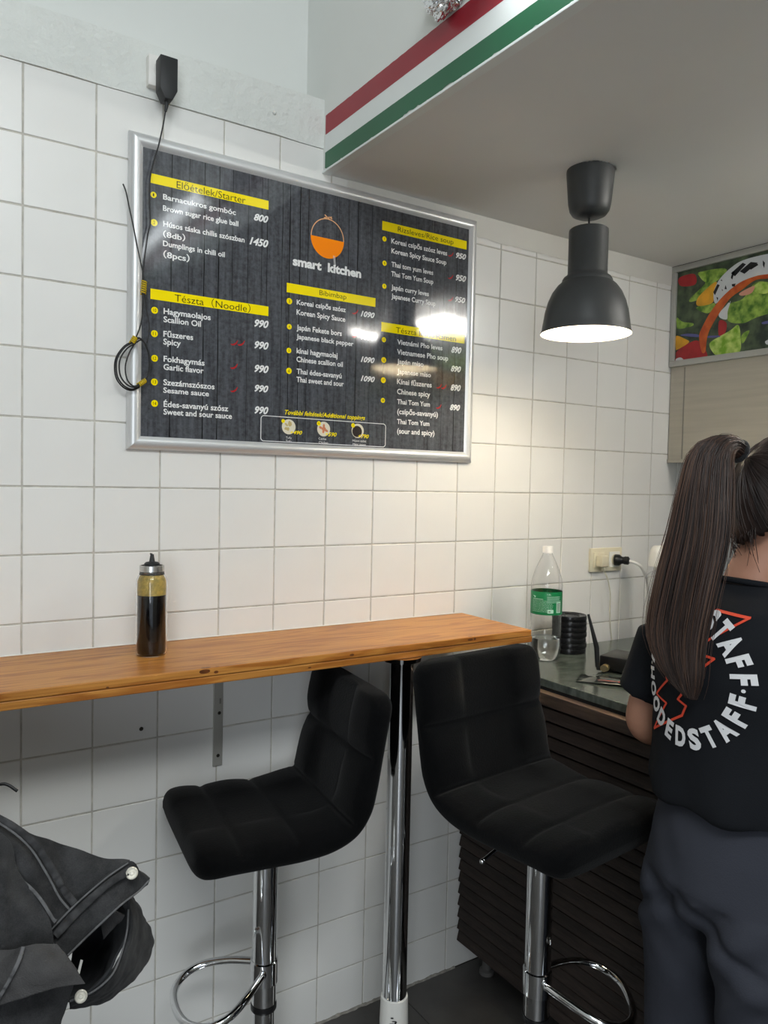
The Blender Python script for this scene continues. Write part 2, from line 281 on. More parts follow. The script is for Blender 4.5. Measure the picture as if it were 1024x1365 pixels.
JKT = {'P1': [[(-0.314, -0.635, 1.113), (-0.178, -0.725, 1.089), (-0.129, -0.747, 1.059), (-0.095, -0.758, 1.038), (-0.055, -0.761, 1.017), (-0.015, -0.776, 0.998), (0.023, -0.79, 0.986)], [(-0.311, -0.698, 1.088), (-0.181, -0.76, 1.063), (-0.133, -0.78, 1.046), (-0.1, -0.791, 1.018), (-0.063, -0.781, 0.989), (-0.028, -0.792, 0.985), (0.021, -0.795, 0.987)], [(-0.31, -0.737, 1.04), (-0.183, -0.785, 1.018), (-0.135, -0.794, 0.995), (-0.102, -0.804, 0.967), (-0.08, -0.82, 0.942), (-0.039, -0.798, 0.961), (0.02, -0.8, 0.989)]], 'P2': [[(-0.095, -0.817, 0.922), (-0.08, -0.82, 0.942), (-0.051, -0.814, 0.962), (-0.012, -0.803, 0.981), (0.02, -0.799, 0.992), (0.033, -0.803, 0.978), (0.046, -0.806, 0.964)], [(-0.089, -0.828, 0.913), (-0.074, -0.831, 0.928), (-0.043, -0.826, 0.947), (-0.006, -0.82, 0.965), (0.024, -0.809, 0.973), (0.035, -0.804, 0.966), (0.045, -0.805, 0.961)], [(-0.078, -0.829, 0.894), (-0.063, -0.833, 0.909), (-0.034, -0.827, 0.926), (0.002, -0.826, 0.95), (0.03, -0.808, 0.952), (0.036, -0.806, 0.954), (0.043, -0.804, 0.958)]], 'P3': [[(0.015, -0.775, 0.935), (0.027, -0.772, 0.912), (0.023, -0.782, 0.884), (0.008, -0.798, 0.86), (-0.007, -0.812, 0.85), (-0.029, -0.81, 0.836), (-0.055, -0.806, 0.832)], [(0.03, -0.749, 0.924), (0.051, -0.742, 0.873), (0.048, -0.753, 0.847), (0.033, -0.768, 0.83), (0.013, -0.779, 0.819), (-0.02, -0.793, 0.817), (-0.053, -0.795, 0.821)], [(0.041, -0.722, 0.908), (0.075, -0.712, 0.83), (0.075, -0.713, 0.808), (0.058, -0.726, 0.794), (0.029, -0.755, 0.795), (-0.01, -0.766, 0.79), (-0.049, -0.775, 0.803)]], 'P3in': [[(0.027, -0.771, 0.924), (0.022, -0.782, 0.884), (0.006, -0.797, 0.86), (-0.009, -0.811, 0.85), (-0.031, -0.809, 0.836), (-0.055, -0.806, 0.832)], [(0.01, -0.714, 0.885), (0.015, -0.696, 0.836), (0.007, -0.692, 0.809), (-0.004, -0.709, 0.794), (-0.028, -0.729, 0.794), (-0.06, -0.768, 0.811)], [(-0.034, -0.733, 0.881), (-0.032, -0.712, 0.849), (-0.031, -0.691, 0.815), (-0.039, -0.71, 0.806), (-0.054, -0.736, 0.807), (-0.08, -0.778, 0.824)]], 'P4': [[(-0.312, -0.685, 1.11), (-0.181, -0.759, 1.086), (-0.133, -0.78, 1.058), (-0.118, -0.797, 1.025), (-0.098, -0.818, 0.987), (-0.085, -0.834, 0.962), (-0.08, -0.845, 0.935)], [(-0.309, -0.761, 1.059), (-0.185, -0.818, 1.043), (-0.138, -0.826, 1.016), (-0.127, -0.829, 0.991), (-0.111, -0.835, 0.966), (-0.095, -0.84, 0.945), (-0.081, -0.844, 0.926)], [(-0.308, -0.779, 0.937), (-0.187, -0.846, 0.933), (-0.149, -0.848, 0.921), (-0.136, -0.844, 0.915), (-0.124, -0.841, 0.909), (-0.107, -0.84, 0.907), (-0.083, -0.844, 0.906)], [(-0.311, -0.749, 0.76), (-0.186, -0.831, 0.763), (-0.148, -0.844, 0.755), (-0.136, -0.841, 0.747), (-0.123, -0.837, 0.739), (-0.106, -0.837, 0.732), (-0.089, -0.836, 0.724)]], 'P5': [[(-0.185, -0.822, 0.954), (-0.134, -0.856, 0.951), (-0.119, -0.877, 0.961), (-0.105, -0.88, 0.959), (-0.085, -0.882, 0.956)], [(-0.187, -0.841, 0.93), (-0.144, -0.874, 0.934), (-0.126, -0.891, 0.947), (-0.101, -0.902, 0.948), (-0.07, -0.899, 0.935)], [(-0.186, -0.837, 0.888), (-0.148, -0.873, 0.9), (-0.13, -0.89, 0.91), (-0.097, -0.905, 0.92), (-0.058, -0.908, 0.914)]], 'P6': [[(-0.185, -0.819, 0.904), (-0.141, -0.848, 0.909), (-0.111, -0.861, 0.912), (-0.084, -0.873, 0.915), (-0.061, -0.882, 0.914)], [(-0.185, -0.817, 0.825), (-0.14, -0.845, 0.835), (-0.118, -0.859, 0.849), (-0.094, -0.863, 0.854), (-0.076, -0.863, 0.858)], [(-0.184, -0.798, 0.738), (-0.138, -0.827, 0.748), (-0.123, -0.836, 0.767), (-0.106, -0.835, 0.777), (-0.089, -0.833, 0.798)]], 'P7': [[(-0.02, -0.776, 0.934), (-0.001, -0.783, 0.925), (0.019, -0.784, 0.912)], [(-0.009, -0.767, 0.909), (0.004, -0.781, 0.91), (0.016, -0.783, 0.906)], [(-0.007, -0.781, 0.885), (0.004, -0.781, 0.896), (0.014, -0.778, 0.902)]]}
SEAM = {'a': [(-0.179, -0.734, 1.089), (-0.131, -0.763, 1.064), (-0.102, -0.791, 1.04), (-0.083, -0.805, 1.006), (-0.069, -0.812, 0.975), (-0.058, -0.816, 0.958)], 'b': [(-0.179, -0.731, 1.093), (-0.131, -0.757, 1.068), (-0.097, -0.79, 1.044), (-0.076, -0.805, 1.008), (-0.062, -0.806, 0.978), (-0.051, -0.812, 0.961)], 'c': [(-0.109, -0.801, 1.0), (-0.099, -0.811, 0.991), (-0.089, -0.822, 0.977), (-0.079, -0.83, 0.958), (-0.076, -0.832, 0.956)], 'd': [(-0.121, -0.883, 0.964), (-0.128, -0.893, 0.953), (-0.138, -0.888, 0.93), (-0.15, -0.876, 0.901)], 'e': [(-0.081, -0.825, 0.943), (-0.052, -0.819, 0.963), (-0.014, -0.813, 0.984), (0.017, -0.803, 0.992)], 'f': [(-0.078, -0.834, 0.939), (-0.049, -0.827, 0.959), (-0.012, -0.821, 0.98), (0.02, -0.812, 0.987)], 'g': [(-0.064, -0.838, 0.912), (-0.035, -0.832, 0.929), (0.001, -0.831, 0.953), (0.029, -0.813, 0.955), (0.044, -0.81, 0.965)], 'h': [(0.026, -0.777, 0.915), (0.021, -0.787, 0.887), (0.007, -0.803, 0.863), (-0.008, -0.817, 0.853), (-0.03, -0.815, 0.84), (-0.056, -0.811, 0.835)]}
_bold = {'w': (.022, 0), 'p': (.035, .32), 'd': (-.004, 0), 'l': (.045, 0), 'y': (.02, .28), 's': (.0, 0)}
for _t in TEXTS: text_geo(_t[1], *_bold[_t[0]])
for _t in CIRC: text_geo(_t[0])
for _t in 'HOEDSTAF': text_geo(_t, .052)

# ------------------------------------------------------------------ the setting
P = 0.15; ZF = 9.87
X0, X1, YB = -3.4, 2.95, -4.5            # room
XF, ZS, ZC = 0.724, 2.316, 3.2           # fascia plane, soffit height, high ceiling

# tiled wall: grout bed, tiles as pieces
bm = bmesh.new(); box(bm, X0, X1+0.1, 0.0018, 0.12, 0, 2.386)
wall = obj('wall_back', bm, mGrout, kind='structure')
def tile_bm(w_, h_):
    b = bmesh.new(); g = 0.0019
    box(b, g, w_-g, 0.0, 0.007, g, h_-g, bev=0.0013, seg=2); return b
def tile_mesh(w_, h_):
    b = tile_bm(w_, h_); me = bpy.data.meshes.new('tile'); b.to_mesh(me); b.free(); me.materials.append(mTile)
    return me
full = tile_mesh(P, P); zcut = ZF*P - 9*P; cut = tile_mesh(P, zcut)
rest = bmesh.new()
rr = random.Random(3)
for col in range(-23, 20):
    for row in range(-5, 11):          # row spans line row-1 .. row
        z0 = (ZF-row)*P; me = full
        if row == 10: z0 = 0; me = cut
        if -1 <= col <= 16 and not (col > 14 and row > 6) :
            o = bpy.data.objects.new('tile', me); C.objects.link(o); o.parent = wall
            o.location = (col*P, rr.uniform(-0.0003, 0.0003), z0)
            o.rotation_euler = (rr.uniform(-.0013, .0013), rr.uniform(-.002, .002), rr.uniform(-.0013, .0013))
        else:
            t = tile_bm(P, zcut if row == 10 else P)
            for v in t.verts: v.co += Vector((col*P, 0, z0))
            me2 = bpy.data.meshes.new('x'); t.to_mesh(me2); t.free(); rest.from_mesh(me2); bpy.data.meshes.remove(me2)
obj('tiles_beyond_view', rest, mTile, wall, kind='stuff')
# plaster band above the tiles, with the recessed upper wall behind it
bm = bmesh.new()
n = 60
for i in range(n):
    xa = X0 + (XF-X0)*i/n; xb = X0 + (XF-X0)*(i+1)/n
    za = 2.503 + 0.003*noise.noise(Vector((xa*5, 0, 0))); zb = 2.503 + 0.003*noise.noise(Vector((xb*5, 0, 0)))
    ba = 2.380 + 0.004*noise.noise(Vector((xa*8, 3, 0))); bb = 2.380 + 0.004*noise.noise(Vector((xb*8, 3, 0)))
    q = [Vector((xa, -0.003, ba)), Vector((xb, -0.003, bb)), Vector((xb, -0.003, zb)), Vector((xa, -0.003, za))]
    poly(bm, q); poly(bm, [q[3], q[2], q[2]+Vector((0, .13, .004)), q[3]+Vector((0, .13, .004))])
    poly(bm, [q[0]+Vector((0, .02, 0)), q[1]+Vector((0, .02, 0)), q[1], q[0]])
bmesh.ops.remove_doubles(bm, verts=bm.verts[:], dist=1e-5)
obj('trim_1', bm, mPlaster, kind='structure', label='rough plaster band above the tiles')
obj('wall_upper', bbox(X0, XF+.02, 0.10, 0.16, 2.40, ZC), mPaint, kind='structure')
obj('screw_plug', lathe(bmesh.new(), [(0, 0), (.004, 0), (.0055, .003), (.004, .007), (0, .009)], 14), mPlaster, smooth=True,
    label='small painted over screw plug in the plaster band near the flag stripes', cat='screw', loc=(0.58, -0.001, 2.432)).rotation_euler = (PI/2, 0, 0)

# dropped ceiling with its fascia
bm = bmesh.new(); box(bm, XF, X1+.1, YB, 0.12, ZS, ZC)
fascia = obj('ceiling_dropped', bm, [mSoffit], kind='structure')
fp = bmesh.new(); poly(fp, [(XF-.0008, 0.1, ZS+.012), (XF-.0008, YB, ZS+.012), (XF-.0008, YB, ZC), (XF-.0008, 0.1, ZC)])
obj('fascia_paint', fp, mPaint, fascia, label='smooth white paint of the fascia above the soffit')
mRed = mat('red_stripe_paint', srgb(150, 34, 48), 0.3, var=0.04, vscale=8)
mWst = mat('white_stripe_paint', srgb(226, 230, 228), 0.4, var=0.015, vscale=8)
mGrn = mat('green_stripe_paint', srgb(38, 98, 66), 0.35, var=0.05, vscale=8)
def stripe(nm, zlo, zhi, m, d, rag_lo=0, rag_hi=0, lab=None):
    b = bmesh.new(); N = 420; y1, y0 = -0.012, -3.6
    rv = random.Random(nm)
    prev = None
    for i in range(N+1):
        y = y1 + (y0-y1)*(i/N)
        a = max(0, noise.noise(Vector((y*22, 1.3, 0)))*1.2 + noise.noise(Vector((y*120, .3, 0)))*.7)*rag_lo + rag_lo*.25*rv.random()
        c = noise.noise(Vector((y*60, 5, 0)))*rag_hi
        cur = (b.verts.new((XF-d, y, zlo+a)), b.verts.new((XF-d, y, zhi+c)))
        if prev: b.faces.new((prev[0], cur[0], cur[1], prev[1]))
        prev = cur
    obj(nm, b, m, fascia, label=lab)
stripe('flag_stripe', 2.411, 2.461, mRed, .0014, 0.0004, 0.0012, 'red painted flag stripe')
stripe('flag_stripe', 2.3655, 2.411, mWst, .0012, 0.0003, 0, 'white painted flag stripe')
stripe('flag_stripe', 2.320, 2.3655, mGrn, .0014, 0.006, 0.0003, 'green painted flag stripe with chipped lower edge')
obj('corner_bead', bbox(XF-.0035, XF+.02, -3.6, 0, ZS-.0015, ZS+.0045, bev=.001), mWst, fascia, label='thin white corner bead')
# overpainted strip at the top of the tiles under the soffit
b = bmesh.new(); N = 120; prev = None
for i in range(N+1):
    x = 0.80 + (2.19-0.80)*i/N; z = 2.247 + .006*noise.noise(Vector((x*9, 0, 2)))+.004*noise.noise(Vector((x*40, 0, 2)))
    cur = (b.verts.new((x, -.0021, z)), b.verts.new((x, -.0021, ZS)))
    if prev: b.faces.new((prev[0], cur[0], cur[1], prev[1]))
    prev = cur
obj('trim_2', b, mat('overpaint', srgb(208, 206, 199), 0.6, var=0.02), kind='structure', label='painted strip over the topmost tiles')

# rest of the room
obj('ceiling', bbox(X0-.1, XF+.02, YB-.1, 0.16, ZC, ZC+.1), mPaint, kind='structure')
obj('wall_left', bbox(X0-.1, X0, YB-.1, .12, 0, ZC), mWall, kind='structure')
obj('wall_right', bbox(X1, X1+.1, YB-.1, .0, 0, ZC), mWall, kind='structure')
bm = bmesh.new()
box(bm, X0-.1, -2.9, YB-.1, YB, 0, ZC); box(bm, -0.3, X1+.1, YB-.1, YB, 0, ZC)
box(bm, -2.9, -0.3, YB-.1, YB, 0, 0.4); box(bm, -2.9, -0.3, YB-.1, YB, 2.6, ZC)
obj('wall_rear', bm, mWall, kind='structure')
# floor: grout bed and 0.45 m tiles
floor = obj('floor', bbox(X0-.1, X1+.1, YB-.1, .12, -.1, -0.0015), mFGrout, kind='structure')
FT = 0.45; fx, fy = 1.019-3*FT, -0.0
def ftile():
    b = bmesh.new(); box(b, .0015, FT-.0015, .0015, FT-.0015, -.01, 0, bev=.001, seg=1)
    me = bpy.data.meshes.new('floor_tile'); b.to_mesh(me); b.free(); me.materials.append(mFloor); return me
fme = ftile(); rest = bmesh.new()
for i in range(-8, 9):
    for j in range(-10, 0):
        x = fx + i*FT; y = fy + j*FT
        if x+FT > X1+.05 or x < X0-.05 : continue
        if 0 <= i <= 6 and j >= -3:
            o = bpy.data.objects.new('floor_tile', fme); C.objects.link(o); o.parent = floor; o.location = (x, y, 0)
        else:
            box(rest, x+.0015, x+FT-.0015, y+.0015, y+FT-.0015, -.01, 0, bev=.001, seg=1)
obj('floor_tiles_beyond_view', rest, mFloor, floor, kind='stuff')
# grubby mortar edge between wall and floor
b = bmesh.new(); N = 90; prev = None
for i in range(N+1):
    x = 0.55 + (1.235-0.55)*i/N; h = .005 + .004*noise.noise(Vector((x*30, 0, 0))) + .003*noise.noise(Vector((x*90, 0, 0)))
    cur = (b.verts.new((x, -.006-.004*noise.noise(Vector((x*50, 2, 0))), 0)), b.verts.new((x, -.004, h*.8)), b.verts.new((x, .0015, h)))
    if prev:
        b.faces.new((prev[0], cur[0], cur[1], prev[1])); b.faces.new((prev[1], cur[1], cur[2], prev[2]))
    prev = cur
obj('baseboard_back', b, mat('crumbly_mortar', srgb(150, 146, 138), .95, var=.2, vscale=60, bump=.6, bscale=150), kind='structure')

# lamps of the place, outside the frame: tube on the fascia and two tubes under the soffit
mTube = mat('lit_tube', (1, 1, 1, 1), 0.4, emit=(0.90, 0.97, 1.0, 1), estr=7.0)
def tube_light(lab, a, b_, off, r=.019, m=None):
    a = Vector(a); b_ = Vector(b_); off = Vector(off)
    t = thing('tube_lamp', lab, 'lamp', (a+b_)/2)
    c = (a+b_)/2; d = (b_-a).normalized()
    bm = bmesh.new(); rod(bm, a-c, b_-c, r, 14); obj('tube', bm, m or mTube, t, smooth=40)
    bm = bmesh.new(); tube(bm, [a-c+off-d*.02, b_-c+off+d*.02], .022, 4); obj('housing', bm, mWhiteP, t)
    for e, s in ((a, -1), (b_, 1)):
        bm = bmesh.new(); tube(bm, [e-c-d*.0*s, e-c+d*.025*s], .024, 12); tube(bm, [e-c+d*.012*s, e-c+d*.012*s+off], .010, 8)
        obj('end_cap', bm, mWhiteP, t)
    return t
tube_light('white tube lamp mounted high on the fascia above the flag stripes', (XF-.062, -.73, 2.475), (XF-.062, -1.55, 2.455), (.046, 0, 0))
mTube2 = mat('lit_tube_warm', (1, 1, 1, 1), 0.4, emit=(1.0, 0.97, 0.92, 1), estr=54.0)
tube_light('short tube lamp under the dropped ceiling farther from the steel hood', (1.74, -1.64, ZS-.055), (2.02, -1.63, ZS-.055), (0, 0, .033), m=mTube2)
tube_light('short tube lamp under the dropped ceiling close beside the steel hood', (1.98, -1.31, ZS-.055), (2.09, -1.04, ZS-.055), (0, 0, .033), m=mTube2)

# ------------------------------------------------------------------ bar shelf, bracket, pole
mPine = bpy.data.materials.new('varnished_pine'); mPine.use_nodes = True
nt = mPine.node_tree; bs = nt.nodes['Principled BSDF']; bs.inputs['Specular IOR Level'].default_value = 0.35; bs.inputs['Roughness'].default_value = 0.42; bs.inputs['Coat Weight'].default_value = 0.12; bs.inputs['Coat Roughness'].default_value = .12
tc = nt.nodes.new('ShaderNodeTexCoord')
def nn(t, **k):
    q = nt.nodes.new(t)
    for a, v in k.items(): q.inputs[a].default_value = v
    return q
mp = nn('ShaderNodeMapping'); mp.inputs['Scale'].default_value = (0.9, 9, 9); nt.links.new(tc.outputs['Object'], mp.inputs[0])
n1 = nn('ShaderNodeTexNoise', Scale=2.2, Detail=4, Distortion=0.6); nt.links.new(mp.outputs[0], n1.inputs[0])
wv = nt.nodes.new('ShaderNodeMath'); wv.operation = 'MULTIPLY'; wv.inputs[1].default_value = 34; nt.links.new(n1.outputs[0], wv.inputs[0])
sn = nt.nodes.new('ShaderNodeMath'); sn.operation = 'SINE'; nt.links.new(wv.outputs[0], sn.inputs[0])
mp2 = nn('ShaderNodeMapping'); mp2.inputs['Scale'].default_value = (3, 160, 160); nt.links.new(tc.outputs['Object'], mp2.inputs[0])
n2 = nn('ShaderNodeTexNoise', Scale=1.0, Detail=3); nt.links.new(mp2.outputs[0], n2.inputs[0])
n3 = nn('ShaderNodeTexNoise', Scale=3.0, Detail=3); nt.links.new(tc.outputs['Object'], n3.inputs[0])
r1 = nt.nodes.new('ShaderNodeValToRGB'); nt.links.new(sn.outputs[0], r1.inputs[0])
r1.color_ramp.elements[0].position = -0.0; r1.color_ramp.elements[0].color = srgb(198, 138, 66); r1.color_ramp.elements[1].position = 1; r1.color_ramp.elements[1].color = srgb(172, 108, 44)
mx = nt.nodes.new('ShaderNodeMixRGB'); mx.blend_type = 'MULTIPLY'; mx.inputs[0].default_value = 0.8
r2_ = nt.nodes.new('ShaderNodeValToRGB'); r2_.color_ramp.elements[0].position = .3; r2_.color_ramp.elements[0].color = (.62, .52, .42, 1); r2_.color_ramp.elements[1].position = .62
nt.links.new(n2.outputs[0], r2_.inputs[0]); nt.links.new(r1.outputs[0], mx.inputs[1]); nt.links.new(r2_.outputs[0], mx.inputs[2])
mx2 = nt.nodes.new('ShaderNodeMixRGB'); mx2.blend_type = 'MULTIPLY'; mx2.inputs[0].default_value = .4
r3 = nt.nodes.new('ShaderNodeValToRGB'); r3.color_ramp.elements[0].position = .35; r3.color_ramp.elements[0].color = (.75, .62, .5, 1); r3.color_ramp.elements[1].position = .6
nt.links.new(n3.outputs[0], r3.inputs[0]); nt.links.new(mx.outputs[0], mx2.inputs[1]); nt.links.new(r3.outputs[0], mx2.inputs[2])
nt.links.new(mx2.outputs[0], bs.inputs['Base Color'])
bp = nn('ShaderNodeBump', Strength=.15, Distance=.002); nt.links.new(n2.outputs[0], bp.inputs['Height']); nt.links.new(bp.outputs[0], bs.inputs['Normal'])
mKnot = mat('pine_knot', srgb(96, 52, 22), .4, var=.3, vscale=60)

ZT = 1.112
shelf = thing('bar_shelf', 'long varnished pine bar shelf fixed along the tiled wall', 'shelf', (0, 0, ZT))
def board(z0, z1, xr, yf, seed):
    b = bmesh.new()
    box(b, X0+.05, xr, yf, -0.0005, z0, z1, bev=.0022, seg=2)
    return obj('board', b, mPine, shelf)
board(-.0172, 0, 1.231, -.302, 1).data.materials[0] = mPine
o = board(-.0350, -.0180, 1.236, -.300, 2)
b = bmesh.new(); box(b, X0+.05, 1.214, -.004, -.0003, 0, .0028, bev=.001, seg=1); obj('sealant_bead', b, mWhiteP, shelf, label='white silicone bead along the wall')
b = bmesh.new()
for x, dz, rx, rz in ((.305, -.006, .012, .0045), (.33, -.010, .005, .003), (.66, -.009, .006, .003), (1.015, -.007, .009, .003), (1.03, -.0065, .004, .0035), (.11, -.014, .003, .0015), (.55, -.026, .004, .0015)):
    b = bmesh.new(); disc(b, (x, -.3023, dz), rx, (1, 0, 0), (0, 0, 1), 14, ry=rz)
    if dz > -.012: disc(b, (x+.004, -.297, .0003), rx*.9, (1, 0, 0), (0, 1, 0), 14, ry=rx*.35)
    obj('knot', b, mKnot, shelf, label='dark brown wood knot')

br = thing('shelf_bracket', 'pale metal angle bracket screwed to the tiles under the pine shelf', 'bracket', (.451, 0, .99))
obj('wall_leg', bbox(-.0125, .0125, -.0045, -.0006, -.206, .0868, bev=.001), mat('dull_zinc', srgb(186, 184, 176), .45, .5, var=.05, bump=.05), br)
obj('shelf_leg', bbox(-.0125, .0125, -.22, -.0045, .0828, .0868, bev=.001), bpy.data.materials['dull_zinc'], br)
s = obj('screw', lathe(bmesh.new(), [(0, .0022), (.0035, .0018), (.0045, 0), (.0045, -.001)], 12), mat('dark_screw', srgb(60, 56, 50), .5, .6), br, loc=(.003, -.0045, -.072)); s.rotation_euler = (PI/2, 0, 0)
s2 = s.copy(); C.objects.link(s2); s2.location = (.001, -.0045, -.180)
b = bmesh.new(); put_text(b, '|||', lambda u, v: Vector((u-.001+.004, -.0048, v-.045)), .004, .010, .02); obj('stamped_mark', b, bpy.data.materials['dark_screw'], br)
tag(obj('screw', lathe(bmesh.new(), [(0, .003), (.003, .0025), (.0045, .001), (.005, 0)], 14), bpy.data.materials['dark_screw'], smooth=True, loc=(.261, -.0002, .907)), 'small dark screw left alone in a tile below the pine shelf', 'screw').rotation_euler = (PI/2, 0, 0)

pole = thing('shelf_pole', 'chrome support pole with a white foot sleeve under the pine shelf', 'pole', (.825, -.268, 0))
bm = bmesh.new(); lathe(bm, [(.0305, .10), (.0305, 1.0695)], 48); obj('tube', bm, mChrome, pole, smooth=40)
obj('foot_sleeve', lathe(bmesh.new(), [(0, 0), (.036, 0), (.0362, .15), (.0345, .205), (.034, .2135), (.0305, .2145)], 48), mWhiteP, pole, smooth=40, label='white plastic foot sleeve')
obj('flange', lathe(bmesh.new(), [(.0305, 1.060), (.048, 1.066), (.05, 1.0765), (0, 1.0769)], 40), mChrome, pole, smooth=40)
b = bmesh.new()
for (a, z, w_, h_) in ((-2.30, .178, .004, .002), (-2.15, .170, .006, .0015), (-2.22, .163, .010, .0018), (-2.05, .1665, .003, .004)):
    disc(b, (.0365*math.cos(a), .0365*math.sin(a), z), w_, (-math.sin(a), math.cos(a), 0), (.3*-math.sin(a), .3*math.cos(a), 1), 8, ry=h_)
obj('scuff_mark', b, mBlack, pole, label='black scuff')

# ------------------------------------------------------------------ framed menu board
BX0, BX1, BZ0, BZ1 = .219, 1.243, 1.570, 2.293; RW = .031
menu = thing('menu_board', 'large framed black menu board with yellow headings on the tiled wall', 'menu board', (0, 0, 0))
rings = [(0, -.001), (0, -.009), (.004, -.0155), (.010, -.0195), (.017, -.0205), (.024, -.0175), (.0285, -.0135), (RW, -.0120), (RW, -.0105)]
for k in range(4):
    bm = bmesh.new(); rows = []
    for (d, y) in rings:
        c = [(BX0+d, BZ0+d), (BX1-d, BZ0+d), (BX1-d, BZ1-d), (BX0+d, BZ1-d)]
        a, b2 = c[k], c[(k+1) % 4]
        rows.append((bm.verts.new((a[0], y, a[1])), bm.verts.new((b2[0], y, b2[1]))))
    for r_, s_ in zip(rows, rows[1:]): bm.faces.new((r_[0], r_[1], s_[1], s_[0]))
    bmesh.ops.recalc_face_normals(bm, faces=bm.faces[:])
    if bm.faces[len(bm.faces)//2].normal.y > 0: bmesh.ops.reverse_faces(bm, faces=bm.faces[:])
    obj('frame_rail', bm, mAlu, menu, smooth=50)
# poster stock: weathered dark planks under a glossy cover that bulges a little
GLOSS = dict(coat=0.0)
def glossy(name, col, **k):
    m = mat(name, col, 0.09, spec=.62, **k); nt = m.node_tree
    tc = nt.nodes.new('ShaderNodeTexCoord'); n = nt.nodes.new('ShaderNodeTexNoise'); n.inputs['Scale'].default_value = 3.2; n.inputs['Detail'].default_value = 1
    nt.links.new(tc.outputs['Object'], n.inputs[0]); bp = nt.nodes.new('ShaderNodeBump'); bp.inputs['Strength'].default_value = .55; bp.inputs['Distance'].default_value = .012
    nt.links.new(n.outputs[0], bp.inputs['Height']); nt.links.new(bp.outputs[0], nt.nodes['Principled BSDF'].inputs['Normal']); return m
mPoster = glossy('menu_poster', srgb(50, 51, 54))
nt = mPoster.node_tree; tc = nt.nodes.new('ShaderNodeTexCoord')
mpn = nt.nodes.new('ShaderNodeMapping'); mpn.inputs['Scale'].default_value = (46, 1, 3); nt.links.new(tc.outputs['Object'], mpn.inputs[0])
na = nt.nodes.new('ShaderNodeTexNoise'); na.inputs['Scale'].default_value = 1.6; na.inputs['Detail'].default_value = 9; na.inputs['Roughness'].default_value = .65; nt.links.new(mpn.outputs[0], na.inputs[0])
nb = nt.nodes.new('ShaderNodeTexNoise'); nb.inputs['Scale'].default_value = 85; nb.inputs['Detail'].default_value = 9; nb.inputs['Roughness'].default_value = .7; nt.links.new(tc.outputs['Object'], nb.inputs[0])
ad = nt.nodes.new('ShaderNodeMath'); ad.operation = 'ADD'; nt.links.new(na.outputs[0], ad.inputs[0]); nt.links.new(nb.outputs[0], ad.inputs[1])
rp = nt.nodes.new('ShaderNodeValToRGB'); rp.color_ramp.elements[0].position = .36; rp.color_ramp.elements[0].color = srgb(44, 45, 48)
rp.color_ramp.elements[1].position = .72; rp.color_ramp.elements[1].color = srgb(104, 107, 113)
hf = nt.nodes.new('ShaderNodeMath'); hf.operation = 'MULTIPLY'; hf.inputs[1].default_value = .5; nt.links.new(ad.outputs[0], hf.inputs[0])
nt.links.new(hf.outputs[0], rp.inputs[0]); nt.links.new(rp.outputs[0], nt.nodes['Principled BSDF'].inputs['Base Color'])
obj('poster', bbox(BX0+.02, BX1-.02, -.0118, -.002, BZ0+.02, BZ1-.02), mPoster, menu)
mPY = glossy('print_yellow', srgb(255, 232, 0)); mPW = glossy('print_white', srgb(236, 236, 234)); mPD = glossy('print_dark', srgb(46, 42, 16))
mPO = glossy('print_orange', srgb(255, 140, 12)); mPR = glossy('print_red', srgb(178, 40, 44)); mPJ = glossy('print_plank_joint', srgb(14, 14, 15))
mPP = glossy('print_peach', srgb(236, 180, 130))
def on(y): return lambda u, v: Vector((u, y, v))
bm = bmesh.new(); rv = random.Random(5)
for x in PLANKS:
    wd = rv.choice((.0007, .0009, .0016)); zz = BZ1-RW; prev = None; zl = BZ0+RW if rv.random() < .75 else 1.9
    while zz > zl:
        o_ = .0010*noise.noise(Vector((x*40, 0, zz*9))); w2 = wd*(.7+.5*noise.noise(Vector((x, 0, zz*14))))
        cur = (bm.verts.new((x+o_-w2, -.01185, zz)), bm.verts.new((x+o_+w2, -.01185, zz)))
        if prev: bm.faces.new((cur[0], cur[1], prev[1], prev[0]))
        prev = cur; zz -= .02
obj('printed_plank_joint', bm, mPJ, menu, label='dark printed lines between the planks', kind='stuff')
for (xa, za, xb, zb) in BARS:
    bm = bmesh.new(); poly(bm, [(xa, -.0120, zb), (xb, -.0120, zb), (xb, -.0120, za), (xa, -.0120, za)]); obj('heading_bar', bm, mPY, menu)
groups = {'w': ('lettering', mPW, .022, 0), 'p': ('price_lettering', mPW, .035, .32), 'd': ('heading_lettering', mPD, -.004, 0), 'l': ('logo_lettering', mPW, .045, 0),
          'y': ('topping_lettering', mPY, .02, .28), 's': ('small_lettering', mPW, .0, 0)}
for k, (nm, m_, bold, sh) in groups.items():
    for (kk, t, x, z, wd, h) in TEXTS:
        if kk == k:
            bm = bmesh.new(); put_text(bm, t, (lambda u, v, x=x, z=z: Vector((x+u, -.01225, z+v))), wd, h, bold, sh); obj(nm, bm, m_, menu)
bm = bmesh.new(); bt = bmesh.new()
for (t, x, z, r) in CIRC:
    bm = bmesh.new(); bt = bmesh.new(); disc(bm, (x, -.01215, z), r, (1, 0, 0), (0, 0, 1), 20)
    hh = r*.95; ww = r*(.45 if len(t) == 1 else .95)
    put_text(bt, t, (lambda u, v, x=x, z=z, ww=ww, hh=hh: Vector((x-ww/2+u, -.0123, z-hh/2+v))), ww, hh)
    q = obj('number_badge', bm, mPY, menu, label='round yellow number badge'); obj('badge_number', bt, mPD, q)
bm = bmesh.new()
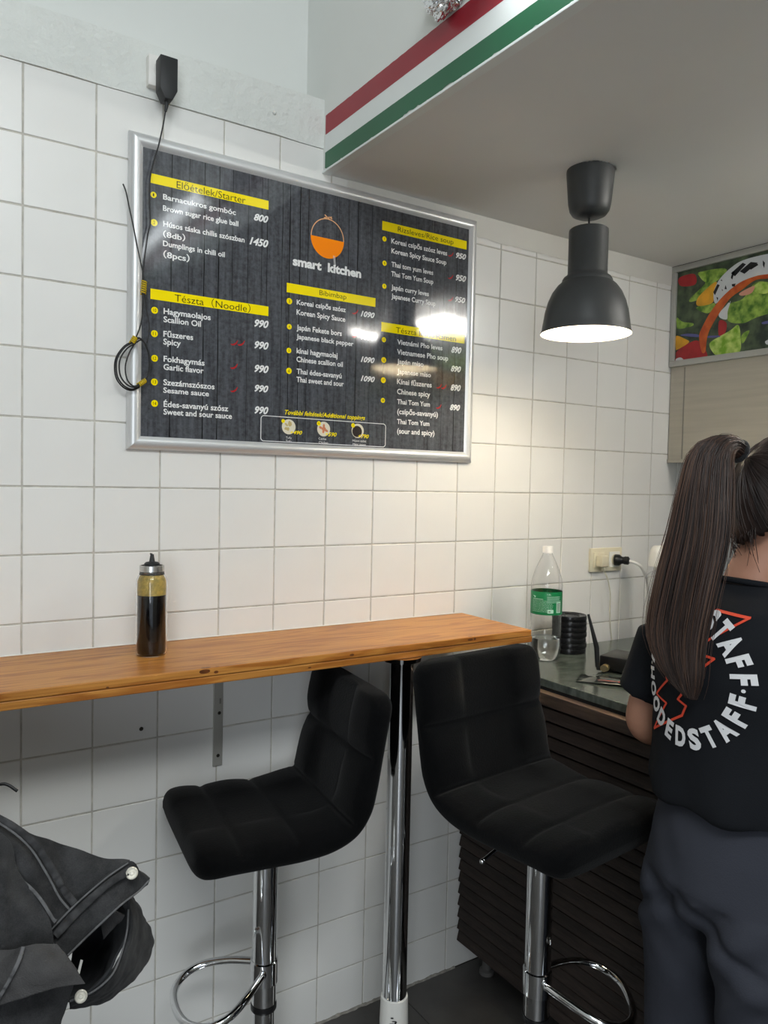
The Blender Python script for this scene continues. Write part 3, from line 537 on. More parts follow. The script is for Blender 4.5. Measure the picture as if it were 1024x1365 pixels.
for (x, z) in CHILI:
    bm = bmesh.new(); pts = [(x-.011, z-.005), (x-.004, z-.0045), (x+.003, z-.001), (x+.008, z+.006), (x+.0095, z+.0055), (x+.006, z-.003), (x+.0, z-.0075), (x-.006, z-.0085)]
    poly(bm, [(a, -.0122, b_) for a, b_ in pts][::-1])
    obj('chili_mark', bm, mPR, menu, label='small red printed chili mark')
# logo: half filled bowl under a thin ring
cx, cz, rx, rz = .7345, 2.1455, .0500, .0520
bm = bmesh.new(); N = 40
poly(bm, [(cx+rx*math.cos(PI+PI*k/N), -.0121, cz+rz*math.sin(PI+PI*k/N)) for k in range(N+1)])
obj('logo_bowl', bm, mPO, menu, label='solid orange half bowl of the logo')
bm = bmesh.new()
for k in range(N):
    a, a2 = PI*k/N, PI*(k+1)/N
    poly(bm, [(cx+rx*s_*math.cos(q), -.0121, cz+rz*s_*math.sin(q)) for s_, q in ((1, a), (1, a2), (.955, a2), (.955, a))])
for dx0, dz0, dx1, dz1 in ((-.012, .052, .012, .058), (-.010, .060, .006, .050), (.004, .0565, .013, .0535)):
    d = Vector((dx1-dx0, 0, dz1-dz0)).normalized(); nx = Vector((-d.z, 0, d.x))*.0014
    A = Vector((cx+dx0, -.01215, cz+dz0)); B_ = Vector((cx+dx1, -.01215, cz+dz1)); poly(bm, [A-nx, B_-nx, B_+nx, A+nx])
obj('logo_ring', bm, mPP, menu, label='thin peach ring and knot of the logo')
bm = bmesh.new()   # chopsticks of the letter i
for xx in (.7565, .7600):
    poly(bm, [(xx-.0006, -.0124, 2.078), (xx+.0008, -.0124, 2.078), (xx-.0030, -.0124, 2.104), (xx-.0042, -.0124, 2.104)])
obj('logo_chopstick', bm, mPW, menu)
# toppings box
bm = bmesh.new(); x0, x1, z0, z1, rc, th = .552, .930, 1.6045, 1.6685, .008, .0009
def rrect(s):
    out = []
    for (px, pz, a0) in ((x1-rc, z1-rc, 0), (x0+rc, z1-rc, PI/2), (x0+rc, z0+rc, PI), (x1-rc, z0+rc, 1.5*PI)):
        for k in range(7): out.append((px+(rc+s)*math.cos(a0+PI/2*k/6), -.0122, pz+(rc+s)*math.sin(a0+PI/2*k/6)))
    return out
A, B_ = [bm.verts.new(p) for p in rrect(th)], [bm.verts.new(p) for p in rrect(-th)]
for k in range(len(A)): bm.faces.new((A[k], A[(k+1) % len(A)], B_[(k+1) % len(A)], B_[k]))
obj('toppings_outline', bm, mPW, menu)
mBowl = glossy('print_bowl', srgb(226, 220, 200)); mTofu = glossy('print_tofu', srgb(196, 176, 120)); mMeat = glossy('print_chicken', srgb(206, 130, 96)); mSau = glossy('print_sauce', srgb(52, 44, 42))
for (x, z, m_, lab) in ((.630, 1.6440, mTofu, 'printed photo of a bowl of tofu'), (.733, 1.6440, mMeat, 'printed photo of a bowl of chicken'), (.839, 1.6450, mSau, 'printed photo of a bowl of meat sauce')):
    bm = bmesh.new(); disc(bm, (x, -.0120, z), .0195, (1, 0, 0), (0, 0, 1), 28); q = obj('topping_photo', bm, mBowl, menu, label=lab)
    bm = bmesh.new(); rv = random.Random(x)
    if m_ is mSau: disc(bm, (x-.002, -.01208, z-.002), .0155, (1, 0, 0), (0, 0, 1), 24)
    else:
        for k in range(7):
            a = rv.random()*6.28; d = rv.random()*.010; disc(bm, (x+d*math.cos(a), -.01205-.00001*k, z+d*math.sin(a)), rv.uniform(.004, .007), (math.cos(a), 0, math.sin(a)), (-math.sin(a), 0, math.cos(a)), 10, ry=rv.uniform(.0025, .004))
    obj('topping_food', bm, m_, q)

# ------------------------------------------------------------------ adapter, socket box and cables by the menu
sk = thing('socket_box', 'small white socket box on the plaster band behind the black adapter', 'socket', (.288, -.001, 2.435))
obj('body', bbox(-.030, .036, -.022, 0, -.034, .036, bev=.003), mWhiteP, sk, smooth=40)
obj('face', lathe(bmesh.new(), [(.024, 0), (.022, .002), (.020, -.004), (0, -.004)], 28), mWhiteP, sk, smooth=40, loc=(.005, -.0225, .004)).rotation_euler = (PI/2, 0, 0)
ad_ = thing('power_adapter', 'black plug-in power adapter high on the plaster band', 'adapter', (.293, -.027, 2.41))
bm = bmesh.new()
prof = [(-.020, .046), (.020, .046), (.020, -.026), (.009, -.048), (-.009, -.048), (-.020, -.026)]
a = [bm.verts.new((x, -.036, z)) for x, z in prof]; b_ = [bm.verts.new((x, 0, z)) for x, z in prof]
bm.faces.new(a[::-1]); bm.faces.new(b_)
for i in range(6): bm.faces.new((a[i], a[(i+1) % 6], b_[(i+1) % 6], b_[i]))
bmesh.ops.recalc_face_normals(bm, faces=bm.faces[:]); bmesh.ops.bevel(bm, geom=bm.edges[:], offset=.002, segments=2, profile=.5, affect='EDGES')
obj('body', bm, mBlackM, ad_, smooth=40)
obj('plug_neck', lathe(bmesh.new(), [(0, 0), (.017, 0), (.0175, .010), (0, .012)], 24), mBlackM, ad_, smooth=40, loc=(0, .0045, .010)).rotation_euler = (PI/2, 0, 0)
bm = bmesh.new(); tube(bm, [(0, -.018, -.046), (0, -.018, -.056), (-.002, -.018, -.070)], [.006, .0045, .003], 10); obj('strain_relief', bm, mBlackM, ad_, smooth=40)
t = thing('adapter_cable', 'thin black cable hanging over the menu board and coiled with yellow ties', 'cable', (.25, -.04, 1.9))
O = Vector((.25, -.04, 1.9))
def cab(nm, pts, r, m_, par, n=60, k=8):
    bm = bmesh.new(); tube(bm, [p-O for p in cr(pts, n)], r, k); return obj(nm, bm, m_, par, smooth=True)
cab('cord', [(.291, -.045, 2.342), (.2865, -.043, 2.31), (.279, -.036, 2.266), (.269, -.030, 2.225), (.262, -.028, 2.186), (.262, -.027, 2.13), (.264, -.027, 2.09), (.258, -.028, 2.06), (.251, -.030, 2.01), (.247, -.031, 1.965), (.248, -.032, 1.907), (.243, -.032, 1.856), (.229, -.033, 1.815)], .0017, mCord, t, 90)
cab('cord', [(.206, -.012, 2.168), (.211, -.018, 2.150), (.217, -.024, 2.115), (.226, -.028, 2.07), (.236, -.030, 2.02), (.246, -.032, 1.975), (.249, -.033, 1.955)], .0016, mCord, t, 60)
cab('cord', [(.249, -.030, 1.955), (.252, -.030, 1.92), (.256, -.030, 1.89), (.262, -.030, 1.86), (.262, -.030, 1.835), (.258, -.030, 1.815)], .0014, mCord, t, 40)
for dx, dy, s_ in ((0, 0, 1), (.003, -.004, .93), (-.001, .004, 1.04)):
    L_ = [(.227, 1.813), (.206, 1.797), (.190, 1.768), (.191, 1.733), (.206, 1.712), (.226, 1.706), (.247, 1.720), (.262, 1.750), (.262, 1.785), (.252, 1.812), (.240, 1.822), (.229, 1.815)]
    c_ = Vector((.226, 0, 1.765))
    cab('cord_loop', [(c_.x+(x-c_.x)*s_+dx, -.033+dy, c_.z+(z-c_.z)*s_) for x, z in L_], .0017, mCord, t, 90)
cab('cord_loop', [(.230, -.034, 1.812), (.216, -.036, 1.785), (.208, -.036, 1.755), (.212, -.036, 1.727), (.226, -.035, 1.713), (.243, -.034, 1.718)], .0017, mCord, t, 50)
def tie(p, d, L_, r, nturn):
    p = Vector(p); d = Vector(d).normalized(); ref = Vector((0, 1, 0)); s_ = d.cross(ref).normalized()
    pts = [p + d*(L_*(k/(nturn*10)-.5)) + r*(math.cos(k/10*2*PI)*s_ + math.sin(k/10*2*PI)*ref) for k in range(nturn*10+1)]
    bm = bmesh.new(); tube(bm, [q-O for q in pts], .0019, 6); obj('yellow_tie', bm, mYellowT, t, smooth=True, label='yellow twist tie')
    bm = bmesh.new(); tube(bm, [p-O-d*L_*.5, p-O+d*L_*.5], r*.85, 8); obj('bundle', bm, mCord, t)
tie((.2485, -.032, 1.938), (.05, 0, 1), .030, .0052, 6)
tie((.226, -.034, 1.816), (.5, 0, 1), .016, .0052, 4)
tie((.246, -.034, 1.722), (1, 0, .75), .020, .0042, 5)

# ------------------------------------------------------------------ crumpled foil on the fascia
bm = bmesh.new(); bmesh.ops.create_icosphere(bm, subdivisions=5, radius=1)
for v in bm.verts:
    p = v.co.copy(); d = 1 + .35*noise.noise(p*1.7+Vector((3, 1, 0))) + .26*abs(noise.noise(p*4.5)) - .16*abs(noise.noise(p*9+Vector((5, 5, 5))))
    v.co = Vector((p.x*.030*d, p.y*.050*d, p.z*.040*d))
obj('foil_wad', bm, mat('crumpled_foil', (.8, .8, .82, 1), .22, 1.0, bump=.3, bscale=60), smooth=25, loc=(XF-.026, -.552, 2.492),
    label='crumpled silver foil wad stuck on the white fascia above the red stripe', cat='foil')

# ------------------------------------------------------------------ pendant lamp
LX, LY = 1.272, -.425
lamp = thing('pendant_lamp', 'dark grey dome pendant lamp glowing under the dropped ceiling', 'lamp', (LX, LY, ZS))
obj('canopy', lathe(bmesh.new(), [(0, 0), (.060, 0), (.0605, -.006), (.0595, -.02), (.054, -.085), (.050, -.103), (.043, -.113), (.030, -.119), (.006, -.121), (0, -.121)], 48), mLampG, lamp, smooth=40)
bm = bmesh.new(); rv = random.Random(4)
for k in range(26):
    a = rv.uniform(-2.8, .2); disc(bm, (.061*math.cos(a), .061*math.sin(a), -.001), rv.uniform(.002, .007), (math.cos(a), math.sin(a), 0), (-math.sin(a), math.cos(a), 0), 7, ry=rv.uniform(.003, .010))
obj('filler_rim', bm, mWst, lamp, label='white filler crumbs around the canopy')
bm = bmesh.new(); rod(bm, (0, 0, -.12), (0, 0, -.152), .0023, 8); obj('cord', bm, mCord, lamp)
po = [(.0, -.149), (.046, -.149), (.0495, -.152), (.0500, -.158), (.0500, -.262), (.0525, -.268), (.060, -.273), (.0635, -.279), (.0645, -.285), (.075, -.294), (.088, -.312), (.0985, -.336), (.1055, -.362), (.1095, -.388), (.1125, -.408), (.1150, -.414), (.1150, -.417)]
bm = bmesh.new(); lathe(bm, po, 64); sh = obj('shade', bm, mLampG, lamp, smooth=35)
pi_ = [(.1145, -.417), (.1115, -.411), (.108, -.388), (.104, -.362), (.097, -.337), (.0865, -.314), (.073, -.297), (.060, -.288), (.048, -.275), (.048, -.20), (0, -.20)]
bm = bmesh.new(); lathe(bm, pi_, 64); bmesh.ops.reverse_faces(bm, faces=bm.faces[:]); obj('shade_lining', bm, mLampW, sh, smooth=35, label='white inside of the shade')
obj('bulb', lathe(bmesh.new(), [(0, -.382), (.012, -.380), (.022, -.372), (.029, -.358), (.030, -.345), (.026, -.328), (.017, -.312), (.014, -.300), (.014, -.27), (0, -.27)], 28), mat('lit_bulb', (1, 1, 1, 1), .4, emit=(1.0, .88, .70, 1), estr=68.0), lamp, smooth=True)

# ------------------------------------------------------------------ bar stools
def stool_shell():
    w2, L, J, H, tk = .190, .188, .115, .258, .066
    # centre line in (f, z); z = 0 is the seat top
    key = [(L-.004, -.036), (L-.06, -.034), (.06, -.035), (-.02, -.036), (-.075, -.032), (-.118, -.014), (-.143, .020), (-.155, .065), (-.166, .13), (-.178, .20), (-.190, H-.002)]
    N = 150; pc = cr([(a, 0, b) for a, b in key], N)
    s = [0]
    for i in range(1, N): s.append(s[-1] + (pc[i]-pc[i-1]).length)
    S = s[-1]; rc = .045; M_ = 96
    bm = bmesh.new(); rings = []
    for i in range(N):
        d = min(s[i], S-s[i])
        hw = w2 - (rc - math.sqrt(max(0, rc*rc-(rc-min(d, rc))**2)))
        rt_ = .024; te = 1 if d > rt_ else math.sqrt(max(0.0, 1-(1-d/rt_)**2))
        back = min(1, max(0, (s[i]-.20)/.12))
        th = (tk*(1-.25*back))*.5*max(te, .02)
        hw = hw*(.995) if d > 1e-9 else hw*.97
        T = (pc[min(i+1, N-1)]-pc[max(i-1, 0)]).normalized(); nrm = Vector((T.z, 0, -T.x))
        if nrm.z < 0 and i < N*.4: nrm = -nrm
        nrm = Vector((-T.z*-1, 0, -T.x)) if False else nrm
        ring = []
        for k in range(M_):
            a = 2*PI*k/M_; c_, s_ = math.cos(a), math.sin(a); p = 5.0
            x = math.copysign(abs(c_)**(2/p), c_); y = math.copysign(abs(s_)**(2/2.6), s_)
            yy = y*th; 
            if s_ > 0.02 and d > .004:      # upper / front face: quilting
                u = x*hw
                gu = min(abs(u-g) for g in (-w2/3, w2/3)); gs = [.085, .195, .315, .455]; gv = min(abs(s[i]-g) for g in gs)
                g = max(math.exp(-(gu/.007)**2), math.exp(-(gv/.007)**2)); pil = .004*(math.cos(min(gu, .06)/.06*PI/2)**0.5 if False else (1-math.exp(-(gu/.03)**2))*(1-math.exp(-(gv/.03)**2)))
                yy += (pil*(1.3+1.3*back) - g*(.0045+.004*back))*min(1, s_*1.6)
                yy += .0012*noise.noise(Vector((u*14, s[i]*14, 0)))
            ring.append(bm.verts.new(pc[i] + Vector((0, x*hw, 0)) + nrm*yy))
        rings.append(ring)
    for a, b_ in zip(rings, rings[1:]):
        for k in range(M_): bm.faces.new((a[k], a[(k+1) % M_], b_[(k+1) % M_], b_[k]))
    bm.faces.new(rings[0][::-1]); bm.faces.new(rings[-1])
    bmesh.ops.recalc_face_normals(bm, faces=bm.faces[:])
    return bm
def make_stool(label, loc, rz, zs, footaz, lever_az, dr=.075):
    """zs seat top height; footaz / lever_az relative to facing"""
    t = thing('bar_stool', label, 'bar stool', loc, rz, 'black velvet bar stools on chrome columns')
    obj('seat_shell', stool_shell(), mVelvet, t, smooth=True, loc=(0, 0, zs)).scale = (1.11, 1.055, 1.055)
    zb = zs-.078
    bm = bmesh.new(); box(bm, -.10, .10, -.10, .10, zb-.004, zb+.012, bev=.003); obj('mounting_plate', bm, mBlackM, t, smooth=40)
    obj('upper_column', lathe(bmesh.new(), [(0, zb-.002), (.036, zb-.002), (.036, zb-.03), (.0285, zb-.034), (.0285, zs-.40-dr), (.0275, zs-.403-dr), (.0, zs-.403-dr)], 40), mChrome, t, smooth=40)
    bm = bmesh.new(); lathe(bm, [(.0292, zs-.392-dr), (.0297, zs-.395-dr), (.0297, zs-.405-dr), (.0285, zs-.407-dr), (.024, zs-.407-dr)], 40); obj('collar_ring', bm, mBlack, t, smooth=40)
    obj('lower_column', lathe(bmesh.new(), [(.0245, zs-.40-dr), (.0245, .06), (.028, .05), (.055, .030)], 40), mChrome, t, smooth=40)
    obj('base_disc', lathe(bmesh.new(), [(0, .034), (.055, .031), (.10, .026), (.16, .016), (.188, .009), (.1925, .004), (.190, 0), (0, 0)], 64), mChrome, t, smooth=40)
    # foot rest: clamp collar and D shaped ring
    ca, sa = math.cos(footaz), math.sin(footaz)
    R_ = lambda x, y, z: Vector((x*ca-y*sa, x*sa+y*ca, z+zs-.34-dr))
    bm = bmesh.new()
    pts = [(.012, .028, .03), (.06, .070, .022), (.11, .100, .010), (.155, .098, 0), (.190, .060, -.006), (.200, 0, -.008), (.190, -.060, -.006), (.155, -.098, 0), (.11, -.100, .010), (.06, -.070, .022), (.012, -.028, .03)]
    tube(bm, [R_(*p) for p in cr(pts, 70)], .0085, 12); fo = obj('footrest', bm, mChrome, t, smooth=True)
    obj('clamp', lathe(bmesh.new(), [(.0287, zs-.345-dr), (.0315, zs-.343-dr), (.0315, zs-.292-dr), (.0287, zs-.290-dr)], 40), mChrome, fo, smooth=40)
    la = lever_az; bm = bmesh.new(); d = Vector((math.cos(la), math.sin(la), 0))
    tube(bm, cr([d*.02+Vector((0, 0, zb-.012)), d*.10+Vector((0, 0, zb-.014)), d*.13+Vector((0, 0, zb-.020)), d*.165+Vector((0, 0, zb-.034))], 20), .0042, 10)
    lv = obj('height_lever', bm, mChrome, t, smooth=True)
    bm = bmesh.new(); bmesh.ops.create_uvsphere(bm, u_segments=12, v_segments=8, radius=.0055)
    for v in bm.verts: v.co += d*.165+Vector((0, 0, zb-.034))
    obj('lever_knob', bm, mChrome, lv, smooth=True)
    return t
make_stool('black velvet bar stool standing sideways left of the chrome shelf pole', (.476, -.245, 0), math.radians(173), .776, math.radians(2), math.radians(-60))
make_stool('black quilted velvet bar stool right of the chrome pole, its seat towards the person', (.943, -.645, 0), math.radians(-84), .842, math.radians(46), math.radians(-97), .10)

# ------------------------------------------------------------------ serving counter with slatted front
KX = 1.268; KZ = .975
counter = thing('serving_counter', 'dark stone topped counter with a brown slatted front at the right', 'counter', (KX, 0, 0))
mStone = mat('dark_polished_stone', srgb(62, 68, 62), .16, var=.25, vscale=22, spec=.6, bump=.02, bscale=80, col2=srgb(92, 98, 90), stretch=(1, 2.2, 1))
obj('worktop', bbox(0, .98, -2.6, -.042, KZ-.022, KZ, bev=.002), mStone, counter)
obj('edge_trim', bbox(-.0215, .004, -2.6, -.042, KZ-.044, KZ-.031, bev=.001), mat('brown_edge_trim', srgb(112, 92, 78), .5, var=.1), counter, label='lighter brown edge strip')
obj('carcass', bbox(.003, .96, -2.58, -.03, .085, KZ-.0225), mSlatBack, counter)
SP = .0375; nsl = 23
for k in range(nsl):
    z0 = .085 + k*SP
    bm = bmesh.new(); y0, y1 = -2.58, -.004
    # slightly sloping face, lower edge proud
    xa, xb = -.030, -.022
    vv = [(xa, z0+.003), (xb, z0+SP-.004), (.002, z0+SP-.004), (.002, z0+.003)]
    A = [bm.verts.new((x, y0, z)) for x, z in vv]; B_ = [bm.verts.new((x, y1, z)) for x, z in vv]
    bm.faces.new(A); bm.faces.new(B_[::-1])
    for i in range(4): bm.faces.new((A[i], B_[i], B_[(i+1) % 4], A[(i+1) % 4]))
    bmesh.ops.recalc_face_normals(bm, faces=bm.faces[:]); bmesh.ops.bevel(bm, geom=bm.edges[:], offset=.0012, segments=1, affect='EDGES')
    obj('slat', bm, mSlat, counter, smooth=40)
for y in (-.075, -1.3, -2.4):
    obj('leg', lathe(bmesh.new(), [(0, 0), (.022, 0), (.022, .012), (.014, .016), (.014, .086), (0, .086)], 20), mat('grey_leg', srgb(92, 90, 88), .5) if y == -.075 else bpy.data.materials['grey_leg'], counter, smooth=40, loc=(.035, y, 0))

# things on the counter
mPET = mat('clear_pet', (1, 1, 1, 1), .03, trans=1.0, ior=1.36, spec=.5)
mWater = mat('water', (.97, 1, .98, 1), .0, trans=1.0, ior=1.33)
mLabel = mat('green_label', srgb(14, 128, 72), .35, var=.05)
mLabW = mat('label_print', srgb(190, 228, 204), .4)
bt = thing('water_bottle', 'clear plastic bottle with a green label and white cap on the counter', 'bottle', (1.437, -.150, KZ))
def petal(a, z): return 1 - (.10*(1-z/.05)*(.5+.5*math.cos(5*a)) if z < .05 else 0)
po = [(0, .010), (.014, .004), (.026, .001), (.036, .004), (.043, .018), (.0465, .04), (.0455, .058), (.0435, .066), (.0455, .075), (.0465, .10), (.0455, .115), (.0463, .122), (.0455, .129), (.0465, .138), (.0465, .222), (.0470, .23), (.044, .25), (.036, .275), (.025, .300), (.0165, .318), (.0140, .324), (.0140, .333)]
obj('bottle_body', lathe(bmesh.new(), po, 60, fn=petal), mPET, bt, smooth=True).modifiers.new('s', 'SOLIDIFY').thickness = -.0006
wl = [(0, .012), (.014, .006), (.026, .003), (.035, .006), (.042, .019), (.0455, .04), (.0445, .058), (.0425, .066), (.0438, .070), (0, .070)]
obj('water', lathe(bmesh.new(), wl, 60, fn=petal), mWater, bt, smooth=40)
obj('cap', lathe(bmesh.new(), [(0, .347), (.0145, .347), (.0158, .345), (.0158, .331), (.0165, .330), (.0165, .327), (.0145, .327)], 36, fn=lambda a, z: 1+.012*(math.cos(36*a) > 0)), mWhiteP, bt, smooth=40, label='white screw cap')
lb = obj('label', lathe(bmesh.new(), [(.0472, .144), (.0474, .145), (.0474, .212), (.0472, .213)], 60), mLabel, bt, smooth=40, label='green paper label')
ac = math.atan2(-1.68, -1.69)    # direction towards the middle of the room
def cyl(r): return lambda u, v: Vector((r*math.cos(ac+u/r), r*math.sin(ac+u/r), v))
bm = bmesh.new(); f = cyl(.0477)
def crect(u0, u1, v0, v1, bm_=None, ff=None):
    N = max(1, int((u1-u0)/.004)); 
    for k in range(N):
        a, b_ = u0+(u1-u0)*k/N, u0+(u1-u0)*(k+1)/N; poly(bm_ or bm, [(ff or f)(a, v0), (ff or f)(b_, v0), (ff or f)(b_, v1), (ff or f)(a, v1)])
put_text(bm, '1.5L', lambda u, v: f(.002+u, .204+v), .012, .0045, .02)
rv = random.Random(9)
for k in range(5): crect(.002, .002+rv.uniform(.040, .050), .1985-k*.0042, .1998-k*.0042)
crect(-.046, -.010, .1905, .1922)
for k in range(8):
    z = .186-k*.0046; u = -.047
    while u < .018:
        l_ = rv.uniform(.003, .010); crect(u, u+l_, z, z+.0012); u += l_+.0016
crect(.032, .050, .151, .184); crect(.004, .022, .150, .161)
for k, (a, b_) in enumerate(((-.030, .200), (-.026, .196), (-.019, .203), (-.012, .207))): pass
poly(bm, [f(-.046, .202), f(-.038, .194), f(-.020, .205), f(-.037, .1995)])
put_text(bm, 'Tó', lambda u, v: f(-.028+u, .203+v), .018, .005, .03) if False else None
obj('label_print', bm, mLabW, lb)
bm = bmesh.new(); f2 = cyl(.0479)
for k in range(6): crect(.034, .048, .154+k*.0046, .1565+k*.0046, bm, f2)
crect(.007, .013, .1535, .1565, bm, f2)
obj('barcode', bm, mat('barcode_print', srgb(110, 108, 100), .5), lb)

mLid = mat('black_lid_plastic', srgb(22, 22, 23), .22, var=.05)
for k in range(7):
    t = thing('black_bowl_lid', ('black round plastic lid on the stack by the bottle, ' + ['at the very bottom', 'second from the bottom', 'third from the bottom', 'the middle one', 'third from the top', 'second from the top', 'topmost of all'][k]), 'lid', (1.593+.0012*math.sin(k*2.1), -.100+.001*math.cos(k*3), KZ+k*.0172), 0, 'stack of black lids beside the bottle')
    obj('rim', lathe(bmesh.new(), [(.048, .0), (.0535, .0005), (.0545, .004), (.0545, .0125), (.0530, .0165), (.0500, .0170), (.0485, .0150)], 48), mLid, t, smooth=35)
    obj('dish', lathe(bmesh.new(), [(0, .0115), (.030, .0115), (.032, .0130), (.044, .0130), (.0485, .0150)], 48), mLid, t, smooth=35)
    if k == 6:
        bm = bmesh.new(); tube(bm, cr([(-.03, -.01, .014), (-.01, .012, .019), (.02, .01, .016), (.035, -.008, .0155)], 24), .0012, 6); obj('pull_tab', bm, mLid, t, smooth=True)

rz_ = math.radians(20)
rt_ = thing('router', 'flat black router with a raised antenna behind the water bottle', 'router', (1.478, -.326, KZ), math.radians(-72))
# local x runs along the connector face, y towards the wall side
obj('casing', bbox(0, .170, 0, .115, .004, .046, bev=.004), mBlack, rt_, smooth=40)
bm = bmesh.new()
for i in range(9):
    for j in range(6):
        x = .060+i*.0115; y = .018+j*.014
        if x < .162: box(bm, x, x+.0085, y, y+.0035, .0458, .0472)
obj('vent_grille', bm, mat('grey_vent', srgb(96, 96, 92), .5), rt_, label='grey ventilation ribs')
bm = bmesh.new()
for x, y in ((.012, .012), (.158, .012), (.012, .103), (.158, .103)): lathe(bm, [(0, 0), (.006, 0), (.006, .005), (0, .005)], 12, x, y)
obj('foot', bm, mCord, rt_)
s = obj('coax_connector', lathe(bmesh.new(), [(.0, -.002), (.0055, -.002), (.0055, .006), (.0072, .006), (.0072, .010), (.0048, .010), (.0048, .016), (.0065, .016), (.0065, .020), (0, .020)], 20), mat('brass', srgb(206, 190, 156), .3, .9), rt_, smooth=40, loc=(.024, 0, .015)); s.rotation_euler = (PI/2, 0, 0); s.scale = (1.5, 1.5, 1.3)
bm = bmesh.new(); tube(bm, [(.004, -.004, .008), (.004, -.016, .010), (.003, -.018, .022)], .0055, 10)
tube(bm, [(.003, -.018, .015), (-.0005, -.020, .07), (-.010, -.030, .118), (-.020, -.040, .166)], [.0065, .0072, .0052, .0035], 12); obj('antenna', bm, mBlackM, rt_, smooth=40)

ck = thing('snack_packet', 'flat glossy dark packet with red and orange print lying at the counter edge', 'packet', (1.405, -.43, KZ), math.radians(-57))
bm = bmesh.new(); N = 14
for sx in range(N):
    for sy in range(N):
        pass
def sheet(name, rows, m, parent, nu=40, nv=28, thick=.002, amp=.0, fs=12, seed=0, label=None, smooth=True, cat=None, org=(0, 0, 0)):
    R_ = [cr(r, nu) for r in rows]
    cols = [cr([R_[j][i] for j in range(len(R_))], nv) for i in range(nu)]
    O_ = Vector(org); bm = bmesh.new()
    g = [[cols[i][j].copy() for j in range(nv)] for i in range(nu)]
    G = []
    for i in range(nu):
        G.append([])
        for j in range(nv):
            a = g[min(i+1, nu-1)][j]-g[max(i-1, 0)][j]; b_ = g[i][min(j+1, nv-1)]-g[i][max(j-1, 0)]
            nr = a.cross(b_); nr = nr.normalized() if nr.length > 1e-12 else Vector((0, 0, 1))
            p = g[i][j]; d = amp*(noise.noise(p*fs+Vector((seed, 0, 0))) + .5*noise.noise(p*fs*2.7+Vector((0, seed, 0))))
            G[i].append(bm.verts.new(p + nr*d - O_))
    for i in range(nu-1):
        for j in range(nv-1): bm.faces.new((G[i][j], G[i+1][j], G[i+1][j+1], G[i][j+1]))
    o = obj(name, bm, m, parent, smooth=smooth, label=label)
    if thick:
        md = o.modifiers.new('solid', 'SOLIDIFY'); md.thickness = thick; md.offset = 0
    return o
bm.free()
sheet('wrapper', [[(-.085, -.045, .002), (-.03, -.046, .004), (.03, -.044, .006), (.085, -.045, .002)], [(-.086, 0, .003), (-.03, 0, .011), (.03, 0, .010), (.086, 0, .003)], [(-.085, .045, .002), (-.03, .046, .004), (.03, .045, .004), (.085, .045, .002)]], mat('dark_foil_wrapper', srgb(52, 54, 50), .12, var=.3, vscale=30, spec=.8), ck, 30, 20, .0015, .0007, 40)
bm = bmesh.new()
for (x, y, a, b_) in ((.0, -.030, .022, .003), (.035, -.028, .014, .0035), (-.02, -.032, .01, .002)):
    disc(bm, (x, y, .0105), a, (1, 0, 0), (0, 1, 0), 16, ry=b_)
obj('printed_flame', bm, mat('red_print', srgb(206, 62, 30), .3), ck, label='red and orange print')

# double wall socket with plugs
sk = thing('double_socket', 'cream double wall socket above the counter', 'socket', (1.865, 0, 1.252))
obj('frame', bbox(-.081, .079, -.010, 0, -.041, .041, bev=.0025), mCream, sk, smooth=40)
for x in (-.041, .038):
    q = obj('insert', bbox(x-.027, x+.027, -.013, -.009, -.027, .027, bev=.0015), mCream if x < 0 else mWhiteP, sk, smooth=40)
    w_ = obj('well', lathe(bmesh.new(), [(.0205, 0), (.019, -.002), (.0185, .002), (0, .002)], 28), mCream, q, smooth=40, loc=(x, -.0128, 0)); w_.rotation_euler = (PI/2, 0, 0)
pl_ = thing('cream_plug', 'cream flat plug with a thin pale cable in the left half of the socket', 'plug', (1.824, -.012, 1.250))
bm = bmesh.new(); box(bm, -.017, .017, -.030, 0, -.020, .020, bev=.005, seg=3); obj('body', bm, mCream, pl_, smooth=40)
bm = bmesh.new(); tube(bm, [(.004, -.020, -.012), (.006, -.020, -.028), (.008, -.019, -.038)], [.006, .0045, .003], 10); obj('strain_relief', bm, mCream, pl_, smooth=True)
bm = bmesh.new(); tube(bm, [Vector(p)-Vector((1.824, -.012, 1.250)) for p in cr([(1.832, -.031, 1.214), (1.846, -.034, 1.185), (1.860, -.034, 1.139), (1.864, -.032, 1.09), (1.872, -.028, 1.033), (1.888, -.024, .97), (1.912, -.020, .91), (1.935, -.018, .84)], 60)], .0024, 8); obj('cable', bm, mat('pale_cable', srgb(206, 202, 184), .45), pl_, smooth=True)
pl_ = thing('black_plug', 'round black plug with a thick white cable in the right half of the socket', 'plug', (1.905, -.012, 1.250))
b = obj('body', lathe(bmesh.new(), [(0, 0), (.0195, 0), (.0200, .004), (.0195, .016), (.013, .024), (.0125, .030), (.0145, .034), (.0145, .046), (.009, .050), (0, .050)], 30), mBlack, pl_, smooth=40); b.rotation_euler = (PI/2, 0, math.radians(28))
bm = bmesh.new(); tube(bm, [Vector(p)-Vector((1.905, -.012, 1.250)) for p in cr([(1.926, -.052, 1.249), (1.938, -.072, 1.244), (1.957, -.085, 1.228), (1.990, -.080, 1.185), (2.016, -.07, 1.13), (2.022, -.062, 1.07), (2.010, -.06, 1.01), (1.99, -.06, .9785)], 60)], .0052, 10); obj('cable', bm, mWhiteP, pl_, smooth=True)

